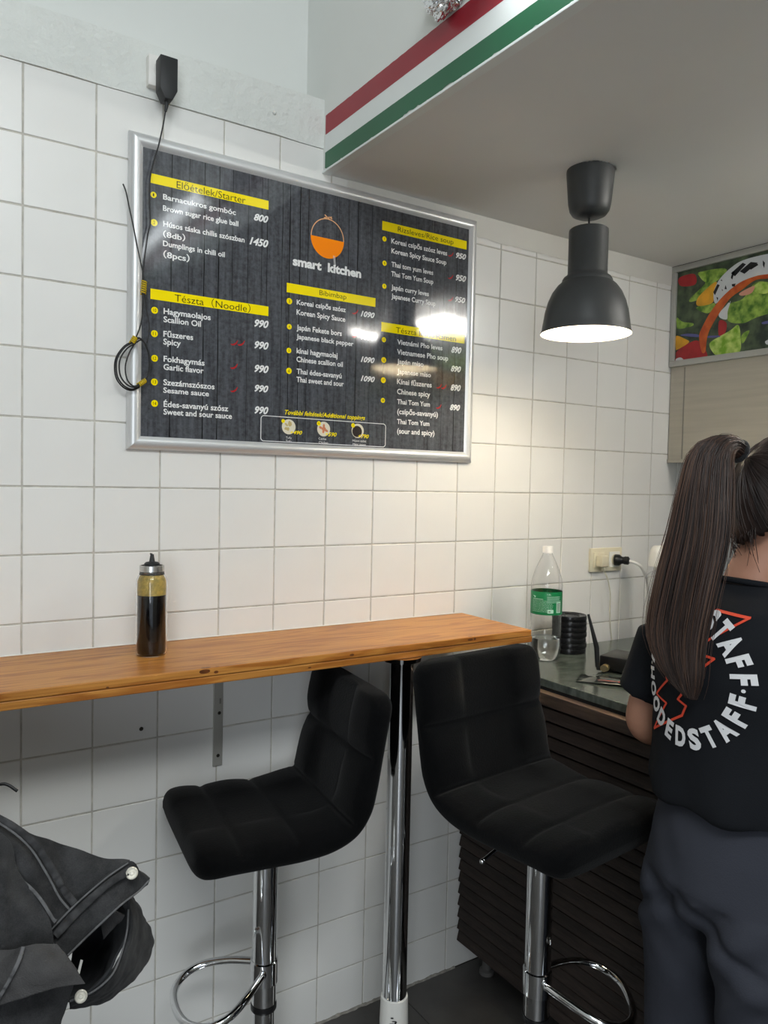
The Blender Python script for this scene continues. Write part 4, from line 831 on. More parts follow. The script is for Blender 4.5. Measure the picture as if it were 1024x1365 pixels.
# clear bottle with a tapered white head, half behind the hair
cb = thing('clear_jug', 'tall clear plastic jug with a tapered white cap half hidden by the hair', 'jug', (1.978, -.140, KZ))
obj('jug_body', lathe(bmesh.new(), [(0, .002), (.040, .002), (.0450, .006), (.0452, .10), (.0452, .214), (.041, .226), (.030, .238), (.016, .246), (.013, .249), (.013, .262)], 48), mPET, cb, smooth=True).modifiers.new('s', 'SOLIDIFY').thickness = -.0008
obj('cap', lathe(bmesh.new(), [(.013, .250), (.016, .250), (.016, .262), (.034, .262), (.0345, .267), (.031, .308), (.026, .326), (.018, .333), (0, .334)], 40, fn=lambda a, z: 1+.02*math.cos(9*a)), mWhiteP, cb, smooth=40, label='white tapered cap')

# ------------------------------------------------------------------ extractor hood with salad picture
HX = 2.190
hood = thing('extractor_hood', 'grey steel extractor hood in the right corner above the person', 'hood', (HX, 0, 1.60))
bm = bmesh.new(); box(bm, 0, .755, -2.4, -.0015, .004, .708, bev=.0015, seg=1); obj('casing', bm, mSteel, hood)
obj('lower_lip', bbox(-.003, .02, -2.4, -.0015, 0, .012, bev=.001), mSteel, hood)
obj('panel_seam', bbox(-.0012, .001, -.064, -.060, .013, .345), mat('seam_steel', srgb(150, 146, 136), .5, .6), hood)  # thin strip of darker steel along the panel joint
sg = thing('salad_picture', 'framed photo board of chopped salad above the steel hood', 'picture', (HX, 0, 1.95))
SZ0, SZ1 = 1.950, 2.3145; SY1 = -.002; SY0 = -2.4; fw_ = .022
mSF = mat('sign_frame', srgb(186, 186, 180), .4, .4)
for nm, a in (('frame_rail', (SY0, SY1, SZ0, SZ0+fw_)), ('frame_rail', (SY0, SY1, SZ1-fw_, SZ1)), ('frame_rail', (SY1-fw_*.85, SY1, SZ0+fw_, SZ1-fw_)), ('frame_rail', (SY0, SY0+fw_, SZ0+fw_, SZ1-fw_))):
    obj(nm, bbox(-.014, -.0005, a[0], a[1], a[2]-1.95, a[3]-1.95, bev=.0025), mSF, sg, smooth=40)
obj('black_gasket', bbox(-.0125, -.0006, SY0, SY1, SZ1-1.9505, SZ1-1.9500+.0008), mCord, sg)
mV = {'bg': mat('print_dark_salad', srgb(40, 52, 44), .3, var=.5, vscale=24, col2=srgb(88, 104, 76)),
      'red': mat('print_pepper_red', srgb(168, 40, 44), .3, var=.2, vscale=20), 'leaf': mat('print_leaf_green', srgb(70, 116, 34), .3, vscale=38, col2=srgb(168, 200, 88)),
      'lettuce': mat('print_lettuce', srgb(118, 168, 34), .3, vscale=40, col2=srgb(200, 222, 120)), 'yellow': mat('print_pepper_yellow', srgb(226, 166, 44), .3, var=.2, vscale=18),
      'white': mat('print_cheese', srgb(214, 218, 220), .3, var=.04, vscale=20), 'orange': mat('print_orange_strip', srgb(216, 108, 44), .3, vscale=30, col2=srgb(186, 76, 34)),
      'pink': mat('print_pink', srgb(222, 160, 136), .3), 'violet': mat('print_violet', srgb(92, 92, 150), .3), 'mark': mat('print_black_mark', srgb(24, 26, 30), .3)}
bm = bmesh.new(); poly(bm, [(-.0030, SY1-.01, .01), (-.0030, SY0+.01, .01), (-.0030, SY0+.01, .355), (-.0030, SY1-.01, .355)]); pic = obj('photo_print', bm, mV['bg'], sg, label='dark green salad background')
order = ['leaf', 'red', 'yellow', 'lettuce', 'violet', 'white', 'pink', 'orange', 'mark']
def sm(pts, n=5):
    out = []
    N = len(pts)
    for i in range(N):
        p0, p1, p2, p3 = [Vector((0,)+tuple(pts[(i+k-1) % N])) for k in range(4)]
        for k in range(n):
            t = k/n; out.append(0.5*((2*p1)+(p2-p0)*t+(2*p0-5*p1+4*p2-p3)*t*t+(3*p1-p0-3*p2+p3)*t**3))
    return out
for li, k in enumerate(order):
    for b_ in VEG[k]:
        bm = bmesh.new()
        q = sm(b_) if k != 'mark' else [Vector((0,)+tuple(p)) for p in b_]
        q = [Vector((-.0032-.00012*li, min(max(p.y, SY0+.03), SY1-fw_*.8), min(max(p.z-1.95, fw_*.95), .3645-fw_*.95))) for p in q]
        vs_ = [bm.verts.new(p) for p in q]
        es_ = [bm.edges.new((vs_[i], vs_[(i+1) % len(vs_)])) for i in range(len(vs_))]
        bmesh.ops.triangle_fill(bm, use_beauty=True, edges=es_)
        obj('printed_' + {'leaf': 'leaf', 'red': 'pepper', 'yellow': 'yellow_pepper', 'lettuce': 'lettuce', 'violet': 'onion_edge', 'white': 'cheese', 'pink': 'ham', 'orange': 'orange_strip', 'mark': 'dark_fleck'}[k], bm, mV[k], pic)
# repeat the salad further along the board, outside the frame
rv = random.Random(12)
for li, k in enumerate(('leaf', 'red', 'lettuce', 'yellow')):
    for _ in range(7):
        bm = bmesh.new()
        y = rv.uniform(-2.25, -.72); z = rv.uniform(.07, .29); r = rv.uniform(.03, .05)
        vs_ = [bm.verts.new((-.0034-.0001*li, y+r*(1+.3*noise.noise(Vector((a, y*9, 0))))*math.cos(a), max(.025, min(.34, z+r*math.sin(a)*(.7+.3*noise.noise(Vector((a, z*9, 3)))))))) for a in [6.283*i/18 for i in range(18)]]
        bm.faces.new(vs_)
        obj('printed_' + {'leaf': 'leaf', 'red': 'pepper', 'lettuce': 'lettuce', 'yellow': 'yellow_pepper'}[k], bm, mV[k], pic)

# ------------------------------------------------------------------ sauce bottle
sb = thing('sauce_bottle', 'squeeze bottle of dark sauce with a black spout on the pine shelf', 'sauce bottle', (.247, -.122, ZT))
mSG = mat('clear_glass', (1, 1, 1, 1), .02, trans=1.0, ior=1.3)
obj('glass_body', lathe(bmesh.new(), [(0, .001), (.030, .001), (.0322, .004), (.0325, .02), (.0325, .160), (.0318, .168), (.028, .176), (.0255, .180), (.0255, .186)], 56), mSG, sb, smooth=50).modifiers.new('s', 'SOLIDIFY').thickness = -.0012
obj('dark_sauce', lathe(bmesh.new(), [(0, .005), (.0300, .005), (.0312, .009), (.0312, .134), (0, .134)], 56), mat('soy_sauce', srgb(12, 11, 12), .08, spec=.6), sb, smooth=40, label='almost black sauce filling')
obj('oil_film', lathe(bmesh.new(), [(.0311, .1345), (.0311, .160), (.0304, .167), (.027, .1742), (.0245, .178)], 56), mat('oily_yellow_film', srgb(214, 184, 92), .35, var=.22, vscale=120, trans=.35, bump=.4, bscale=300), sb, smooth=40, label='yellow oily film above the sauce')
obj('metal_collar', lathe(bmesh.new(), [(.0235, .1995), (.0262, .199), (.0266, .197), (.0266, .1815), (.0255, .181)], 48), mat('collar_steel', srgb(196, 194, 190), .25, .9), sb, smooth=40, label='brushed steel collar')
obj('seal_ring', lathe(bmesh.new(), [(.0255, .182), (.0272, .1815), (.0272, .1795), (.0255, .179)], 48), mCord, sb, smooth=40)
sp = obj('spout', lathe(bmesh.new(), [(0, .199), (.0165, .199), (.0165, .2035), (.013, .2065), (.0065, .2075), (.0058, .210), (.0036, .2235), (.0026, .2240), (0, .2236)], 28), mBlackM, sb, smooth=40)
bm = bmesh.new(); tube(bm, [(0, 0, .2235), (-.0045, .001, .2252)], [.0024, .0015], 8); obj('spout_tab', bm, mBlackM, sp)

# ------------------------------------------------------------------ denim jacket over a third stool back
mDen = bpy.data.materials.new('black_washed_denim'); mDen.use_nodes = True
nt = mDen.node_tree; b_s = nt.nodes['Principled BSDF']; b_s.inputs['Roughness'].default_value = .9; b_s.inputs['Specular IOR Level'].default_value = .2
b_s.inputs['Sheen Weight'].default_value = .08
tc = nt.nodes.new('ShaderNodeTexCoord'); na = nt.nodes.new('ShaderNodeTexNoise'); na.inputs['Scale'].default_value = 22; na.inputs['Detail'].default_value = 9; na.inputs['Roughness'].default_value = .65; nt.links.new(tc.outputs['Object'], na.inputs[0])
nb = nt.nodes.new('ShaderNodeTexNoise'); nb.inputs['Scale'].default_value = 700; nb.inputs['Detail'].default_value = 2; nt.links.new(tc.outputs['Object'], nb.inputs[0])
ra = nt.nodes.new('ShaderNodeValToRGB'); ra.color_ramp.elements[0].position = .3; ra.color_ramp.elements[0].color = srgb(24, 25, 26); ra.color_ramp.elements[1].position = .72; ra.color_ramp.elements[1].color = srgb(62, 62, 63)
nt.links.new(na.outputs[0], ra.inputs[0]); mxx = nt.nodes.new('ShaderNodeMixRGB'); mxx.blend_type = 'OVERLAY'; mxx.inputs[0].default_value = .5
nt.links.new(ra.outputs[0], mxx.inputs[1]); nt.links.new(nb.outputs[0], mxx.inputs[2]); nt.links.new(mxx.outputs[0], b_s.inputs['Base Color'])
bpn = nt.nodes.new('ShaderNodeBump'); bpn.inputs['Strength'].default_value = .35; bpn.inputs['Distance'].default_value = .001; nt.links.new(nb.outputs[0], bpn.inputs['Height']); nt.links.new(bpn.outputs[0], b_s.inputs['Normal'])
mDenL = mat('faded_denim', srgb(70, 69, 69), .9, var=.15, vscale=30, bump=.3, bscale=500, spec=.2)
mSeam = mat('worn_seam', srgb(58, 58, 59), .9, var=.35, vscale=70, spec=.2)
mEdge = mat('worn_denim_edge', srgb(92, 92, 93), .9, var=.2, vscale=80, spec=.2)
mDenD = mat('denim_inside', srgb(48, 49, 51), .95, var=.2, vscale=30, spec=.15)
jk = thing('denim_jacket', 'washed black denim jacket hung up at the left edge with metal buttons', 'jacket', (-.12, -.72, .95)); JO = (-.12, -.72, .95); jo = Vector(JO)
sheet('back_panel', JKT['P1'], mDen, jk, 110, 60, .003, .006, 15, 1, org=JO)
sheet('inner_fold', JKT['P7'], mDenL, jk, 20, 14, .003, .002, 40, 9, org=JO, label='paler fold inside the sleeve opening')
wb = sheet('waistband', JKT['P2'], mDen, jk, 90, 30, .006, .0026, 38, 2, org=JO)
cf = sheet('cuff', JKT['P3'], mDen, jk, 90, 30, .006, .0035, 30, 3, org=JO)
sheet('sleeve_lining', JKT['P3in'], mDenD, jk, 50, 30, .003, .006, 18, 4, org=JO, label='dark inside of the sleeve')
sheet('front_panel', JKT['P4'], mDen, jk, 110, 90, .003, .009, 13, 5, org=JO)
fl = sheet('pocket_flap', JKT['P5'], mDenL, jk, 70, 44, .004, .0035, 24, 6, org=JO, label='paler faded flap')
sheet('lower_panel', JKT['P6'], mDen, jk, 70, 50, .003, .009, 18, 7, org=JO)
sheet('shoulder_panel', [[(-.19, y, .72), (-.20, y, 1.0), (-.225, y, 1.112+dz), (-.29, y, 1.128+dz), (-.345, y, 1.108+dz), (-.375, y, .98), (-.385, y, .74)] for y, dz in ((-.90, -.03), (-.80, 0), (-.68, .004), (-.58, 0), (-.50, -.03))], mDen, jk, 60, 40, .003, .006, 10, 8, org=JO)
def ribbon(pts, wd, lift, m_, nm, par, n=80, ht=.002):
    bm = bmesh.new(); c = cr(pts, n); vd = []
    camp = Vector((-.256, -1.827, 1.507)); prev = None
    for i, p in enumerate(c):
        t = (c[min(i+1, n-1)]-c[max(i-1, 0)]).normalized(); nr = Vector((-.25, -.85, .45)).normalized(); s_ = t.cross(nr).normalized(); nr = s_.cross(t).normalized()
        if nr.y > 0: nr = -nr
        ww = wd*(1+.12*noise.noise(p*60)); hh = ht*(1+1.5*noise.noise(p*150))
        base = p + nr*lift - jo
        cur = [bm.verts.new(base - s_*ww*.5 - nr*ht), bm.verts.new(base - s_*ww*.42 + nr*hh), bm.verts.new(base + nr*hh*.75), bm.verts.new(base + s_*ww*.42 + nr*hh), bm.verts.new(base + s_*ww*.5 - nr*ht)]
        if prev:
            for k in range(4): bm.faces.new((prev[k], cur[k], cur[k+1], prev[k+1]))
        prev = cur
    bmesh.ops.recalc_face_normals(bm, faces=bm.faces[:])
    o = obj(nm, bm, m_, par, smooth=True); return o
ribbon(SEAM['a'], .0025, .0035, mEdge, 'seam', jk, ht=.0012)
ribbon(SEAM['b'], .009, .0030, mSeam, 'seam', jk, ht=.0022)
ribbon(SEAM['c'], .004, .0035, mEdge, 'seam', jk, ht=.0015)
ribbon(SEAM['d'], .0045, .0020, mEdge, 'edge_seam', fl, ht=.0018)
ribbon(SEAM['e'], .0022, .0030, mEdge, 'top_seam', wb, ht=.0012)
ribbon(SEAM['f'], .010, .0030, mSeam, 'ridge_seam', wb, ht=.0022)
ribbon(SEAM['g'], .0025, .0020, mEdge, 'edge_seam', wb, ht=.0014)
ribbon(SEAM['h'], .0025, .0030, mEdge, 'edge_seam', cf, ht=.0014)
mBtn = mat('nickel_button', srgb(214, 210, 198), .6, .3, var=.1, vscale=200)
for p, par in (((.0185, -.8200, .986), wb), ((-.0445, -.8210, .843), cf)):
    q = obj('button', lathe(bmesh.new(), [(0, .0030), (.0022, .0030), (.0030, .0014), (.0050, .0016), (.0066, .0030), (.0076, .0022), (.0078, 0), (0, -.002)], 30), mBtn, par, smooth=40, loc=Vector(p)-jo)
    q.rotation_euler = Vector((-.25, -.85, .42)).to_track_quat('Z', 'Y').to_euler()
sheet('care_tag', [[(-.0445, -.800, .886), (-.0425, -.800, .885)], [(-.0500, -.798, .870), (-.0470, -.798, .869)]], mWhiteP, jk, 4, 6, .0006, 0, org=JO, label='small white tag') if False else None
bm = bmesh.new(); poly(bm, [Vector(p)-jo for p in ((-.0478, -.812, .868), (-.0445, -.812, .867), (-.0405, -.812, .884), (-.0435, -.812, .886))]); obj('care_tag', bm, mWhiteP, jk, label='small white tag')
make_stool('black velvet bar stool under the denim jacket at the left edge', (-.462, -.70, 0), math.radians(176), .842, math.radians(2), math.radians(-60))
st = obj('hanging_strap', tube(bmesh.new(), cr([(-.30, -.66, 1.137), (-.22, -.63, 1.125), (-.155, -.622, 1.086), (-.125, -.624, 1.066), (-.108, -.630, 1.0645), (-.094, -.637, 1.054)], 50), .0022, 8), mCord, smooth=True, label='thin black strap end sticking out at the left edge above the jacket', cat='strap')

# ------------------------------------------------------------------ the person at the counter
PX, PY, PR = 1.055, -1.035, math.radians(-9.6)
person = thing('person', 'person seen from behind with a long ponytail and black printed t-shirt at the counter', 'person', (PX, PY, 0), PR)
mSkin = mat('skin', srgb(172, 126, 104), .5, var=.04, vscale=10, spec=.4)
mSkin.node_tree.nodes['Principled BSDF'].inputs['Subsurface Weight'].default_value = .08
mSkin.node_tree.nodes['Principled BSDF'].inputs['Subsurface Radius'].default_value = (.6, .25, .15)
mShirt = mat('black_jersey', srgb(24, 26, 30), .9, var=.08, vscale=9, bump=.12, bscale=500, spec=.2)
mTrou = mat('slate_trousers', srgb(55, 57, 65), .85, var=.05, vscale=7, bump=.12, bscale=400, spec=.2)
# one continuous body: closed tapering pieces overlapped and fused into a single skin
bmB = bmesh.new(); AX, AY = (1, 0, 0), (0, 1, 0); UP = (0, 0, 1)
loft(bmB, [((-.01, 0, .82), AX, AY, .07, .09), ((-.012, 0, .86), AX, AY, .100, .120), ((-.010, 0, .93), AX, AY, .096, .118), ((-.002, 0, 1.02), AX, AY, .092, .128), ((.0, 0, 1.12), AX, AY, .100, .135), ((-.004, 0, 1.21), AX, AY, .100, .140), ((-.006, 0, 1.268), AX, AY, .080, .138), ((-.004, 0, 1.305), AX, AY, .055, .090), ((.0, 0, 1.34), AX, AY, .052, .062)], 36)
loft(bmB, [((-.004, 0, 1.27), AX, AY, .056, .062), ((.004, 0, 1.35), AX, AY, .050, .050), ((.020, -.008, 1.40), AX, AY, .047, .046), ((.034, -.022, 1.455), AX, AY, .052, .050)], 28)
hands = {}
def limb(pts, rad, n=40):
    tube(bmB, cr(pts, n), [c.x for c in cr([(r, 0, 0) for r in rad], n)], 20)
for s in (1, -1):
    limb([(-.012, .074*s, .90), (-.010, .080*s, .78), (-.002, .090*s, .62), (.010, .10*s, .49), (.002, .10*s, .42), (-.012, .10*s, .32), (-.012, .10*s, .16), (-.012, .10*s, .06)], [.060, .062, .058, .052, .050, .056, .036, .038])
    loft(bmB, [((-.055, .10*s, .035), (0, 1, 0), UP, .026, .024), ((.0, .102*s, .045), (0, 1, 0), UP, .036, .036), ((.07, .106*s, .030), (0, 1, 0), UP, .042, .024), ((.115, .108*s, .022), (0, 1, 0), UP, .034, .014)], 20)
    limb([(-.006, .07*s, 1.262), (-.010, .125*s, 1.262), (-.016, .155*s, 1.232), (-.024, .178*s, 1.16), (-.040, .196*s, 1.075), (-.043, .200*s, 1.030), (.005, .196*s, 1.020), (.08, .180*s, 1.024), (.16, .155*s, 1.031), (.185, .147*s, 1.032)], [.040, .044, .044, .044, .043, .041, .040, .038, .027, .025], 60)
    hands[s] = (Vector((.175, .150*s, 1.032)), Vector((.215, .132*s, 1.030)))
# head with face, ears; local head frame: centre HC, turned a little to the right and down
HC = Vector((.044, -.034, 1.495)); HR = Matrix.Rotation(math.radians(-30), 4, 'Z') @ Matrix.Rotation(math.radians(12), 4, 'Y')
hbm = bmesh.new(); bmesh.ops.create_uvsphere(hbm, u_segments=48, v_segments=40, radius=1)
for v in hbm.verts:
    x, y, z = v.co; fr_ = max(0, x)
    jaw = max(0, -z); px_ = x*.092; py_ = y*(.074 - .022*jaw*jaw); pz = z*.108
    if x > 0: px_ -= .010*jaw*fr_; px_ += .004*fr_*(1-abs(z))
    if x < 0: px_ *= 1.0 - .30*jaw*jaw
    yy, zz = py_, pz
    px_ += .020*math.exp(-((yy/.012)**2 + ((zz+.022)/.013)**2))*fr_ + .011*math.exp(-((yy/.009)**2 + ((zz-.002)/.022)**2))*fr_     # nose
    px_ -= .006*math.exp(-(((abs(yy)-.030)/.014)**2 + ((zz-.006)/.010)**2))*fr_                                              # eye sockets
    px_ += .006*math.exp(-((yy/.020)**2 + ((zz+.055)/.007)**2))*fr_ + .006*math.exp(-((yy/.022)**2+((zz+.088)/.013)**2))*fr_   # lips, chin
    v.co = HC + (HR @ Vector((px_, yy, zz)))
me_ = bpy.data.meshes.new('h'); hbm.to_mesh(me_); bmB.from_mesh(me_); hbm.free()
for s in (1, -1):   # ears
    e = bmesh.new(); bmesh.ops.create_uvsphere(e, u_segments=16, v_segments=12, radius=1)
    for v in e.verts: v.co = HC + (HR @ Vector((v.co.x*.016-.004, s*(.074+.010*v.co.y*.8+.004*v.co.x*-1), v.co.z*.030-.008)))
    e.to_mesh(me_); bmB.from_mesh(me_); e.free()
    # hand: palm plus five fingers resting on the worktop
    wrp, pap = hands[s]
    D = (pap-wrp).normalized(); S_ = Vector((-D.y, D.x, 0)).normalized()   # to the left of the pointing hand
    palm = bmesh.new(); loft(palm, [(wrp+D*.005, S_, (0, 0, 1), .022, .015), (wrp+D*.03, S_, (0, 0, 1), .036, .016), (wrp+D*.06, S_, (0, 0, 1), .041, .014), (wrp+D*.085, S_, (0, 0, 1), .038, .010)], 20)
    palm.to_mesh(me_); bmB.from_mesh(me_); palm.free()
    for k, ln in enumerate((.058, .070, .076, .068)):
        of = (k-1.5)*.0185*(-s)
        b0 = wrp + D*.078 + S_*of; L1 = ln/2.2
        p1 = b0 + D*L1 + Vector((0, 0, .004)); p2 = p1 + D*L1*.75 + Vector((0, 0, -.010)); p3 = p2 + D*L1*.45 + Vector((0, 0, -.014))
        f_ = bmesh.new(); tube(f_, cr([b0-D*.012, b0, p1, p2, p3], 16), [.0092-.00018*i for i in range(16)], 10); f_.to_mesh(me_); bmB.from_mesh(me_); f_.free()
    b0 = wrp + D*.022 + S_*.026*s*1.0
    f_ = bmesh.new(); tube(f_, cr([b0-S_*.012*s, b0+S_*.012*s+D*.014, b0+S_*.020*s+D*.036+Vector((0, 0, -.004)), b0+S_*.016*s+D*.058+Vector((0, 0, -.012))], 14), [.0125-.00028*i for i in range(14)], 10); f_.to_mesh(me_); bmB.from_mesh(me_); f_.free()
bodyme = baked('body', bmB, [('REMESH', dict(mode='VOXEL', voxel_size=.0048)), ('SMOOTH', dict(factor=.5, iterations=4))])
body = obj('body', bodyme, mSkin, person, smooth=True)
for s in (1, -1):
    e = bmesh.new(); bmesh.ops.create_uvsphere(e, u_segments=16, v_segments=12, radius=.0115)
    obj('eye', e, mat('eye_white', srgb(228, 224, 216), .2) if s == 1 else bpy.data.materials['eye_white'], person, smooth=True, loc=HC + HR @ Vector((.0765, .030*s, .006)))
e = bmesh.new(); bmesh.ops.create_uvsphere(e, u_segments=16, v_segments=10, radius=1)
for v in e.verts: v.co = HC + (HR @ Vector((.088+v.co.x*.006, v.co.y*.022, -.055+v.co.z*.007)))
obj('mouth', e, mat('lips', srgb(176, 96, 92), .45), person, smooth=True)

# trousers
bm = bmesh.new(); X_, Y_ = (1, 0, 0), (0, 1, 0)
loft(bm, [((-.005, 0, 1.00), X_, Y_, .108, .132), ((-.008, 0, .95), X_, Y_, .120, .146), ((-.015, 0, .88), X_, Y_, .132, .158), ((-.018, 0, .81), X_, Y_, .138, .166), ((-.012, 0, .76), X_, Y_, .122, .155), ((-.005, 0, .72), X_, Y_, .09, .12)], 40)
for s in (1, -1):
    loft(bm, [((-.012, .076*s, .84), X_, Y_, .110, .080), ((-.018, .084*s, .76), X_, Y_, .120, .085), ((-.012, .088*s, .66), X_, Y_, .110, .084), ((-.002, .092*s, .55), X_, Y_, .102, .081), ((0, .096*s, .45), X_, Y_, .096, .080), ((-.006, .100*s, .32), X_, Y_, .095, .082), ((-.01, .106*s, .18), X_, Y_, .098, .088), ((-.01, .107*s, .055), X_, Y_, .102, .090)], 32)
tm = baked('trousers', bm, [('REMESH', dict(mode='VOXEL', voxel_size=.007)), ('SMOOTH', dict(factor=.6, iterations=6))])
pn = [(v.co.copy(), v.normal.copy()) for v in tm.vertices]; out_ = []
for p, n_ in pn:
    d = .0
    s = 1 if p.y > 0 else -1
    # diagonal drag folds under the seat and soft crumples down the leg
    u = p.z + .55*(abs(p.y)-.1)
    d += .0075*math.exp(-((u-.735)/.012)**2)*(-1 if p.x < .02 else 0)*min(1, max(0, (-p.x+.02)/.05))
    d += .006*math.exp(-((u-.70)/.022)**2)*min(1, max(0, (-p.x+.02)/.05))
    d += .0055*math.sin((p.z*1.0 - abs(p.y)*1.3)*52 + 3*noise.noise(p*5)) * max(0, noise.noise(Vector((p.x*4, p.y*5, p.z*3))) + .25) * (1 if p.z < .8 else .35)
    d += .005*noise.noise(Vector((p.x*8, p.y*8, p.z*4)))
    out_.extend(p + n_*d)
tm.vertices.foreach_set('co', out_); tm.update()
trou = obj('trousers', tm, mTrou, person, smooth=True, label='slate blue loose trousers')
for s in (1, -1):
    bm = bmesh.new()
    loft(bm, [((.035, .108*s, .0), X_, Y_, .135, .050), ((.035, .108*s, .022), X_, Y_, .137, .051), ((.030, .108*s, .04), X_, Y_, .125, .046), ((.0, .107*s, .065), X_, Y_, .085, .042), ((-.02, .106*s, .085), X_, Y_, .058, .040)], 30)
    obj('shoe', bm, mBlackM, person, smooth=40)

# t-shirt
bm = bmesh.new()
loft(bm, [((-.008, 0, .945), X_, Y_, .146, .174), ((-.010, 0, .97), X_, Y_, .145, .172), ((-.010, 0, 1.03), X_, Y_, .140, .165), ((-.012, 0, 1.10), X_, Y_, .138, .160), ((-.014, 0, 1.18), X_, Y_, .142, .164), ((-.012, 0, 1.25), X_, Y_, .132, .168), ((-.008, 0, 1.295), X_, Y_, .110, .154), ((.0, 0, 1.322), X_, Y_, .085, .115), ((.004, 0, 1.342), X_, Y_, .070, .080)], 48)
for s in (1, -1):
    ax = Vector((-.03, .07*s, -.26)).normalized(); U_ = Vector((1, 0, -.1)); V_ = ax.cross(U_).normalized()
    c0 = Vector((-.006, .125*s, 1.285))
    loft(bm, [(c0+Vector((0, -.03*s, .0)), (1, 0, 0), (0, .25*s, 1), .070, .040), (c0+Vector((-.002, .035*s, -.018)), (1, 0, .0), (0, .6*s, .8), .072, .050), (Vector((-.015, .178*s, 1.215)), U_, V_, .070, .055), (Vector((-.026, .190*s, 1.15)), U_, V_, .072, .058), (Vector((-.036, .202*s, 1.09)), U_, V_, .074, .060)], 32)
sm_ = baked('tshirt', bm, [('REMESH', dict(mode='VOXEL', voxel_size=.0065)), ('SMOOTH', dict(factor=.6, iterations=7))])
pn = [(v.co.copy(), v.normal.copy()) for v in sm_.vertices]; out_ = []
for p, n_ in pn:
    d = .0045*noise.noise(Vector((p.x*7, p.y*9, p.z*5))) + .003*math.sin((p.z+abs(p.y)*.9)*60+2*noise.noise(p*6))*max(0, noise.noise(p*5+Vector((4, 0, 0)))+.1)
    if p.z < 1.06: d += .007*math.sin(math.atan2(p.y, p.x)*7+1)*max(0, (1.06-p.z)/.12)
    out_.extend(p + n_*d)
sm_.vertices.foreach_set('co', out_); sm_.update()
shirt = obj('tshirt', sm_, mShirt, person, smooth=True, label='loose black t-shirt with a round back print')
bm = bmesh.new(); tube(bm, [(.004+.067*math.cos(a)*1.0, .077*math.sin(a), 1.338+.010*math.cos(a)*-1) for a in [2*PI*i/40 for i in range(40)]], .0055, 8, closed=True); obj('collar_rib', bm, mShirt, person, smooth=True)
# back print projected onto the shirt from behind
bv = BVHTree.FromPolygons([v.co for v in sm_.vertices], [tuple(p.vertices) for p in sm_.polygons])
PC = Vector((0, .003, 1.180))
def onback(u, v, lift=.0016):
    """u to the right as seen from behind, v up"""
    org = Vector((-.6, PC.y - u, PC.z + v)); h = bv.ray_cast(org, Vector((1, 0, 0)))
    if h[0] is None: return Vector((-.13, PC.y-u, PC.z+v))
    return h[0] + h[1]*lift if h[1].x < 0 else h[0] - h[1]*lift
def dense(bm, ml=.006):
    for _ in range(4):
        es = [e for e in bm.edges if e.calc_length() > ml]
        if not es: break
        bmesh.ops.subdivide_edges(bm, edges=es, cuts=1)
RP = .104; lh = .031
mFlock = mat('print_white_flock', srgb(222, 222, 224), .7); word = 'HOODEDSTAFF'
for i, ch_ in enumerate(word):
  for half in (0, 1):
    fl_ = bmesh.new()
    if half == 0:
        a = math.radians(170 - 160*i/(len(word)-1)); c_, s_ = math.cos(a), math.sin(a); rb = RP-lh/2
        put_text(fl_, ch_, lambda u, v, c_=c_, s_=s_, rb=rb: Vector(((rb+v)*c_ + u*s_, (rb+v)*s_ - u*c_, 0)), {'E': .0185, 'F': .0180, 'T': .0220, 'A': .0265, 'O': .0262}.get(ch_, .0230), lh, .052, anchor=.5)
    else:
        a = math.radians(190 + 160*i/(len(word)-1)); c_, s_ = math.cos(a), math.sin(a); rb = RP+lh/2
        put_text(fl_, ch_, lambda u, v, c_=c_, s_=s_, rb=rb: Vector(((rb-v)*c_ - u*s_, (rb-v)*s_ + u*c_, 0)), {'E': .0185, 'F': .0180, 'T': .0220, 'A': .0265, 'O': .0262}.get(ch_, .0230), lh, .052, anchor=.5)
    bmesh.ops.triangulate(fl_, faces=fl_.faces[:]); dense(fl_, .007)
    for v in fl_.verts: v.co = onback(v.co.x, v.co.y, .0024)
    obj('printed_letter', fl_, mFlock, shirt)
for x in (-RP, RP):
    fl_ = bmesh.new(); disc(fl_, (x, 0, 0), .003, (1, 0, 0), (0, 1, 0), 12)
    for v in fl_.verts: v.co = onback(v.co.x, v.co.y, .0024)
    obj('printed_dot', fl_, mFlock, shirt)
bolt = [(.028, .118), (.088, .114), (.014, .048), (.056, .043), (.014, -.002), (.002, -.030), (-.006, -.040), (.012, -.047), (.003, -.066), (-.028, -.085), (-.088, -.119), (-.038, -.056), (-.076, -.050), (-.034, -.014), (-.060, .024), (-.016, .022), (.028, .118)]
bm = bmesh.new(); wv_ = .0021
for (x0, y0), (x1, y1) in zip(bolt, bolt[1:]):
    d = Vector((x1-x0, y1-y0, 0)); L_ = d.length; d.normalize(); nr = Vector((-d.y, d.x, 0))*wv_; N = max(2, int(L_/.005)); prev = None
    for k in range(N+1):
        p = Vector((x0, y0, 0)) + d*(L_*k/N + (-.0015 if k == 0 else .0015 if k == N else 0))
        cur = (bm.verts.new(p-nr), bm.verts.new(p+nr))
        if prev: bm.faces.new((prev[0], cur[0], cur[1], prev[1]))
        prev = cur
for v in bm.verts: v.co = onback(v.co.x, v.co.y, .0018)
obj('lightning_outline', bm, mat('print_orange_red', srgb(228, 78, 52), .6), shirt, label='orange red lightning bolt outline')

